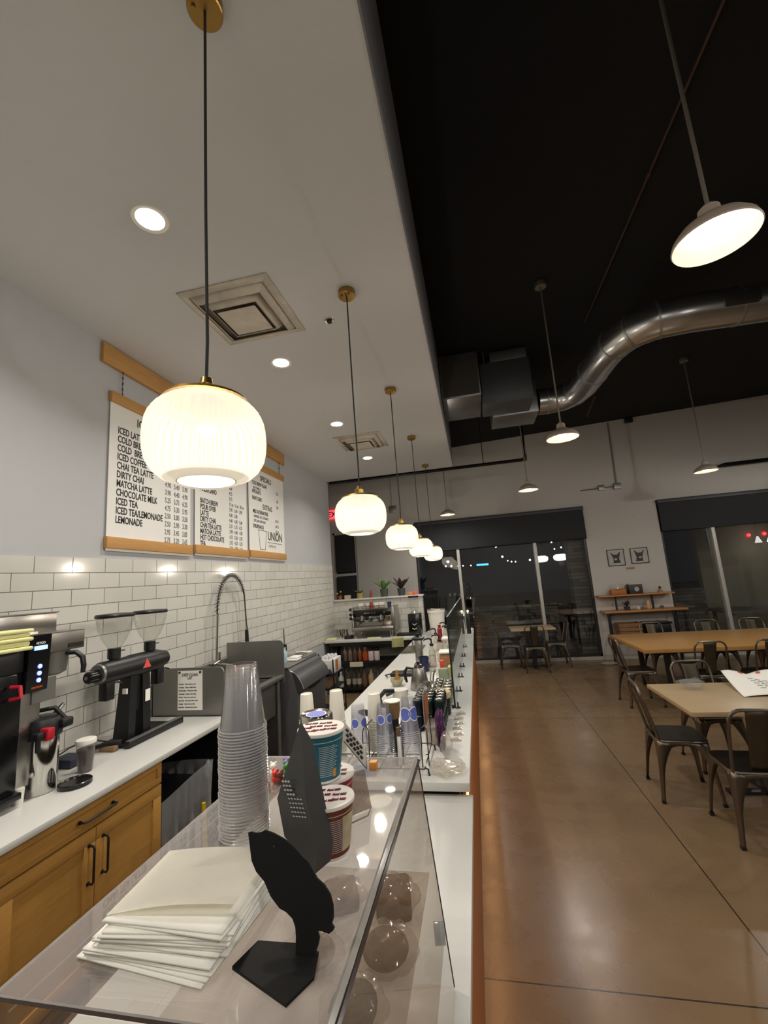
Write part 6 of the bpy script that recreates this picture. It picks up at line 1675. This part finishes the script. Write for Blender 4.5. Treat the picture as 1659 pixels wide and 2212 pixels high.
fr.append((-0.168, -0.165, 0.452)); fr.append((-0.172, -0.20, 0.60)); fr.append((-0.174, -0.235, 0.74))
for j in range(7):
    a = pi - (pi / 2) * j / 6
    fr.append((-0.174 + 0.08 + 0.08 * cos(a), -0.252 - 0.01 * sin(a), 0.79 + 0.08 * sin(a)))
for p in [(-x, y, z) for (x, y, z) in reversed(fr)]:
    fr.append(p)
MB().tube(fr, 0.0115, 8).build('back_frame', M_GUN, chair)
def splat(u, v):
    return ((u - 0.5) * (0.115 + 0.03 * v), -0.162 - 0.10 * v ** 1.15 - 0.008 * sin(pi * u), 0.455 + 0.41 * v)
MB().grid(splat, 6, 10).build('backrest_splat', M_SPLAT, chair, solid=0.003)
CH = [((1.74, 3.69), -0.04, 'metal cafe chair nearest the camera, its back to us, before the pale table'),
      ((1.505, 4.25), -pi / 2 - 0.08, 'metal cafe chair at the left end of the pale near table'),
      ((2.03, 4.80), pi, 'metal cafe chair behind the pale near table, its back showing past the plastic bowl'),
      ((2.055, 6.75), -pi / 2 + 0.04, 'dark metal cafe chair at the left end of the honey wooden table'),
      ((2.745, 6.42), 0.0, 'metal cafe chair on the near side of the honey table, first from the left'),
      ((3.41, 6.42), 0.0, 'metal cafe chair on the near side of the honey table, at the right frame edge'),
      ((2.85, 8.06), pi, 'metal cafe chair on the far side of the honey table below the crate'),
      ((3.70, 8.06), pi, 'metal cafe chair on the far side of the honey table below the window'),
      ((4.36, 8.06), pi, 'metal cafe chair on the far side of the honey table, rightmost'),
      ((0.985, 9.0), 0.0, 'metal cafe chair in front of the small far table, back to the camera'),
      ((0.55, 9.38), -pi / 2, 'metal cafe chair at the left of the small far table'),
      ((1.44, 9.40), pi / 2, 'metal cafe chair at the right of the small far table')]
for i, ((x, y), rz, lab) in enumerate(CH):
    if i == 0:
        o = chair
        o.location = (x, y, 0); o.rotation_euler = (0, 0, rz); o['label'] = lab
    else:
        dup(chair, (x, y, 0), rz, label=lab)

M_HONEY = mat('honey_table_wood', '#a67c47', 0.3, var=0.25, scale=4, stretch=(1, 14, 1))
M_PALEWOOD = mat('pale_grey_wood', '#a48e6c', 0.4, var=0.16, scale=4, stretch=(1, 16, 1))
def table(name, lab, x0, x1, y0, y1, z, th, m, legs):
    t = thing(name, lab, 'table', ((x0 + x1) / 2, (y0 + y1) / 2, 0))
    MB().box(x0, x1, y0, y1, z - th, z, 0.003).build('table_top', m, t)
    if legs == 'pedestal':
        cx_, cy_ = (x0 + x1) / 2, (y0 + y1) / 2
        MB().box(cx_ - 0.04, cx_ + 0.04, cy_ - 0.04, cy_ + 0.04, 0.02, z - th).box(cx_ - 0.2, cx_ + 0.2, cy_ - 0.2, cy_ + 0.2, z - th - 0.012, z - th).build('pedestal', M_BLACK, t)
        MB().box(cx_ - 0.3, cx_ + 0.3, cy_ - 0.035, cy_ + 0.035, 0, 0.025, 0.004).box(cx_ - 0.035, cx_ + 0.035, cy_ - 0.3, cy_ + 0.3, 0, 0.025, 0.004).build('base', M_BLACK, t)
    else:
        for xx_ in (x0 + 0.35, x1 - 0.35):
            for yy_ in (y0 + 0.25, y1 - 0.25):
                MB().box(xx_ - 0.03, xx_ + 0.03, yy_ - 0.03, yy_ + 0.03, 0, z - th).build('leg', M_BLACK, t)
        MB().box(x0 + 0.3, x1 - 0.3, y0 + 0.24, y1 - 0.24, z - th - 0.05, z - th).build('frame', M_BLACK, t)
    return t
table('wooden_table', 'large honey coloured communal wooden table on the right', 2.1, 5.3, 6.49, 8.0, 0.745, 0.05, M_HONEY, 'legs')
table('cafe_table', 'pale wooden cafe table in the right foreground with papers on it', 1.49, 2.75, 3.82, 4.69, 0.745, 0.035, M_PALEWOOD, 'pedestal')
table('cafe_table', 'small pale cafe table by the far window', 0.58, 1.43, 9.05, 9.73, 0.765, 0.03, M_PALEWOOD, 'pedestal')

t = thing('takeout_bowl', 'clear plastic takeout bowl on the pale near table', 'bowl', (1.80, 4.50, 0.745))
MB().lathe([(0, 0.003), (0.06, 0.003), (0.07, 0.015), (0.092, 0.055), (0.1, 0.06)], (1.80, 4.50, 0.745), 36).build('bowl_wall', clear_mat('bowl_plastic', (0.9, 0.92, 0.9), 1.45, haze=0.16, haze_col=(0.75, 0.78, 0.75)), t)
def lidf(u, v):
    r_, a = 0.1 * u, 2 * pi * v
    return (1.775 + r_ * cos(a), 4.505 + r_ * sin(a) * 0.9, 0.808 + 0.015 * cos(a) + 0.006 * sin(3 * a) * u)
MB().grid(lidf, 5, 28).build('bowl_lid', clear_mat('bowl_plastic2', (0.92, 0.93, 0.92), 1.45, haze=0.1, haze_col=(0.8, 0.82, 0.8)), t)
def bag(u, v):
    x = 2.04 + 0.62 * u + 0.15 * v * (1 - u)
    y = 4.19 + 0.62 * v + 0.02 * sin(5 * u)
    return (x, y, 0.75 + 0.035 * abs(sin(4.2 * u + 1.2 * v)) * (0.3 + v) + 0.03 * v * v)
t = thing('paper_bag', 'white paper bag with red dots lying open on the pale near table', 'paper bag', (2.3, 4.45, 0.745))
MB().grid(bag, 20, 14).build('bag_sheet', M_PAPER, t, solid=0.002, angle=20)
for (u, v, r_) in ((0.33, 0.93, 0.026), (0.62, 0.95, 0.022), (0.9, 0.93, 0.025)):
    q = MB()
    ring = [Vector(bag(u + r_ * 1.6 * cos(2 * pi * j / 14), v + r_ * 1.6 * sin(2 * pi * j / 14))) + Vector((0, 0, 0.004)) for j in range(14)]
    q.bm.faces.new([q.bm.verts.new(p) for p in ring])
    q.build('red_dot', mat('tomato_print', '#cf4a34', 0.6), t)
q = MB()
for k in range(5):
    for j in range(5):
        u, v = 0.32 + 0.1 * j, 0.25 + 0.1 * k
        q.tube([Vector(bag(u, v)) + Vector((0, 0, 0.004)), Vector(bag(u + 0.07, v)) + Vector((0, 0, 0.004))], 0.002, 4)
q.build('fine_print', M_GREYINK, t)
tag(MB().grid(lambda u, v: (2.08 + 0.25 * u, 4.21 + 0.1 * v, 0.7465 + 0.001 * sin(6 * u)), 8, 4, 0.001).build('paper_napkin', mat('brown_napkin', '#8f6b4a', 0.9)), 'brown paper napkin half under the white paper bag', 'napkin')
cb = []
for k in range(70):
    a = 2 * pi * k / 22
    cb.append((2.36 + (0.10 + 0.0007 * k) * cos(a), 9.32 + (0.07 + 0.0005 * k) * sin(a), 0.008 + 0.0003 * k))
tag(MB().tube(cb, 0.006, 6).build('coiled_cable', mat('grey_cable', '#8f8a80', 0.6)), 'coiled pale cable lying on the floor below the window corner', 'cable')

# ------------------------------------------------------------------ shelf bench and pictures on the far wall
M_SHELFWOOD = mat('warm_shelf_wood', '#a97642', 0.45, var=0.2, scale=4, stretch=(1, 14, 1))
t = thing('shelf_bench', 'two tier wooden shelf bench with black metal legs against the far wall', 'shelf', (3.15, 9.65, 0))
MB().box(2.42, 3.82, 9.56, 9.83, 1.262, 1.29, 0.003).build('upper_shelf', M_SHELFWOOD, t)
MB().box(2.45, 3.95, 9.42, 9.82, 0.95, 0.982, 0.003).build('bench_top', M_SHELFWOOD, t)
MB().box(2.55, 3.75, 9.45, 9.8, 0.48, 0.5).build('lower_shelf', M_SHELFWOOD, t)
for x in (2.74, 3.42):
    MB().box(x, x + 0.03, 9.66, 9.7, 0.982, 1.262).build('shelf_post', M_BLACK, t)
for (x, y) in ((2.52, 9.46), (2.62, 9.78), (3.70, 9.46), (3.84, 9.78)):
    MB().box(x - 0.018, x + 0.018, y - 0.018, y + 0.018, 0, 0.95).build('leg', M_BLACK, t)
t = thing('wicker_basket', 'orange brown wicker basket with clear bags at the left of the upper shelf', 'basket', (2.82, 9.68, 1.29))
MB().box(2.68, 2.97, 9.6, 9.78, 1.29, 1.40, 0.02).build('basket_body', mat('wicker', '#a3662f', 0.8, var=0.35, scale=60, bump=0.6), t)
MB().box(2.70, 2.95, 9.62, 9.76, 1.40, 1.50, 0.03).build('bagged_goods', M_CELLO, t)
t = thing('tea_box', 'dark brown box with a round pale emblem on the upper shelf', 'box', (3.14, 9.68, 1.29))
MB().box(3.02, 3.27, 9.6, 9.78, 1.29, 1.48, 0.006).build('box_body', mat('dark_box', '#2a2320', 0.5), t)
MB().cyl((3.16, 9.60, 1.385), (3.16, 9.597, 1.385), 0.045, n=24).build('emblem', mat('pale_emblem', '#9aa0a0', 0.6, var=0.3, scale=40), t)
MB().box(3.03, 3.26, 9.62, 9.76, 1.48, 1.50, 0.003).build('box_lid', mat('pale_box_lid', '#b9b4a6', 0.6), t)
t = thing('shelf_figurine', 'small dark headed figurine at the right of the upper shelf', 'figurine', (3.61, 9.68, 1.29))
MB().lathe([(0, 0), (0.04, 0), (0.042, 0.02), (0.03, 0.06), (0, 0.075)], (3.61, 9.68, 1.29), 16).build('figurine_body', mat('tan_clay', '#8d6c55', 0.6), t)
MB().sph((3.61, 9.68, 1.385), 0.026, n=12).build('figurine_head', M_BLACK, t)
random.seed(8)
t = thing('dried_plant', 'dark dried plant in a small pot on the bench top', 'potted plant', (2.93, 9.62, 0.982))
MB().lathe([(0, 0), (0.05, 0), (0.06, 0.07), (0.05, 0.07), (0, 0.06)], (2.93, 9.62, 0.982), 18).build('pot', mat('dark_pot', '#2f2a2c', 0.6), t)
q = MB()
for k in range(16):
    a = random.uniform(0, 2 * pi); s_ = random.uniform(0.05, 0.12)
    leaf(q, (2.93, 9.62, 1.04), (2.93 + s_ * cos(a), 9.62 + s_ * sin(a), 1.06 + random.uniform(0.06, 0.15)), 0.035)
q.build('foliage', mat('dark_purple_leaf', '#35262f', 0.6, var=0.3), t, solid=0.001)
for (x, h, r_, col, lab, nm) in ((3.14, 0.07, 0.035, '#c9c2b0', 'small pale jar in the middle of the bench top', 'small_jar'), (3.22, 0.06, 0.03, '#6d6459', 'small dark jar right of the pale jar on the bench top', 'small_jar'),
                         (3.33, 0.17, 0.04, '#b98c5c', 'tall tan glass bottle on the bench top', 'tan_bottle'), (3.57, 0.055, 0.035, '#54564a', 'small round dark pot at the right of the bench top', 'round_pot')):
    tag(MB().lathe([(0, 0), (r_ * 0.8, 0), (r_, 0.01), (r_, h * 0.7), (r_ * 0.7, h * 0.85), (r_ * 0.7, h), (0, h)], (x, 9.62, 0.982), 18).build(nm, mat('crock_' + col, col, 0.5, var=0.15)), lab, 'jar')
t = thing('wooden_crate', 'brown wooden crate on the lower shelf of the bench', 'crate', (2.9, 9.6, 0.5))
cr = MB()
for z in (0.51, 0.59, 0.67):
    cr.box(2.68, 3.10, 9.46, 9.475, z, z + 0.065).box(2.68, 3.10, 9.745, 9.76, z, z + 0.065).box(2.68, 2.695, 9.475, 9.745, z, z + 0.065).box(3.085, 3.10, 9.475, 9.745, z, z + 0.065)
cr.box(2.68, 3.10, 9.46, 9.76, 0.5, 0.512)
cr.build('crate_slats', mat('crate_wood', '#7b5a38', 0.6, var=0.2), t)
t = thing('storage_bin', 'black storage bin with an open lid on the lower shelf of the bench', 'bin', (3.4, 9.6, 0.5))
MB().box(3.18, 3.62, 9.46, 9.76, 0.5, 0.70, 0.015).build('bin_body', M_BLACK, t)
MB().box(3.16, 3.64, 9.45, 9.77, 0.70, 0.735, 0.01).build('bin_lid', M_GLOSSBLACK, t)
M_PRINTGREY = mat('picture_ground', '#a5a29c', 0.7, var=0.25, scale=8)
M_PRINTDARK = mat('picture_dark', '#3a332f', 0.7, var=0.4, scale=18)
for (x0, x1, z0, z1, lab, fl) in ((2.77, 3.105, 1.875, 2.222, 'left framed animal portrait on the far wall above the shelves', 1), (3.22, 3.56, 1.892, 2.218, 'right framed animal portrait on the far wall above the shelves', -1)):
    t = thing('framed_picture', lab, 'picture', (x0, YF - 0.02, z0), 'framed animal portraits')
    MB().box(x0, x1, YF - 0.018, YF - 0.002, z0, z0 + 0.014).box(x0, x1, YF - 0.018, YF - 0.002, z1 - 0.014, z1).box(x0, x0 + 0.014, YF - 0.018, YF - 0.002, z0, z1).box(x1 - 0.014, x1, YF - 0.018, YF - 0.002, z0, z1).build('picture_frame', M_BLACK, t)
    MB().box(x0 + 0.01, x1 - 0.01, YF - 0.012, YF - 0.006, z0 + 0.01, z1 - 0.01).build('picture_sheet', M_PRINTGREY, t)
    cx_, cz_ = (x0 + x1) / 2, (z0 + z1) / 2
    s_ = 0.115
    MB().prism([(cx_ + fl * a_ * s_, YF - 0.0135, cz_ + b_ * s_) for a_, b_ in ((-.55, -1.0), (-.45, -.35), (-.55, .15), (-.95, 1.05), (-.35, .55), (.2, .5), (.85, 1.1), (.6, .2), (.5, -.3), (.7, -1.0))][::1], (0, 0.001, 0)).build('animal_head', M_PRINTDARK, t)
    MB().sph((cx_ - fl * 0.01, YF - 0.014, cz_ - 0.035), 0.03, (1, 0.03, 0.7), 12).build('muzzle', M_PRINTGREY, t)
tag(MB().box(3.10, 3.26, YF - 0.012, YF, 1.79, 1.835, 0.003).build('wall_plaque', mat('tan_plaque', '#8d7a58', 0.5)), 'small tan plaque on the wall below the two pictures', 'plaque')
# patio furniture just beyond the glass
tag(MB().box(5.2, 7.2, 10.6, 11.6, 0.70, 0.74).box(5.3, 5.36, 10.7, 10.76, -0.02, 0.7).box(7.04, 7.1, 10.7, 10.76, -0.02, 0.7).box(5.3, 5.36, 11.44, 11.5, -0.02, 0.7).box(7.04, 7.1, 11.44, 11.5, -0.02, 0.7).build('patio_table', mat('grey_patio_wood', '#6b645c', 0.6)),
    'dim patio table outside the right window', 'table')
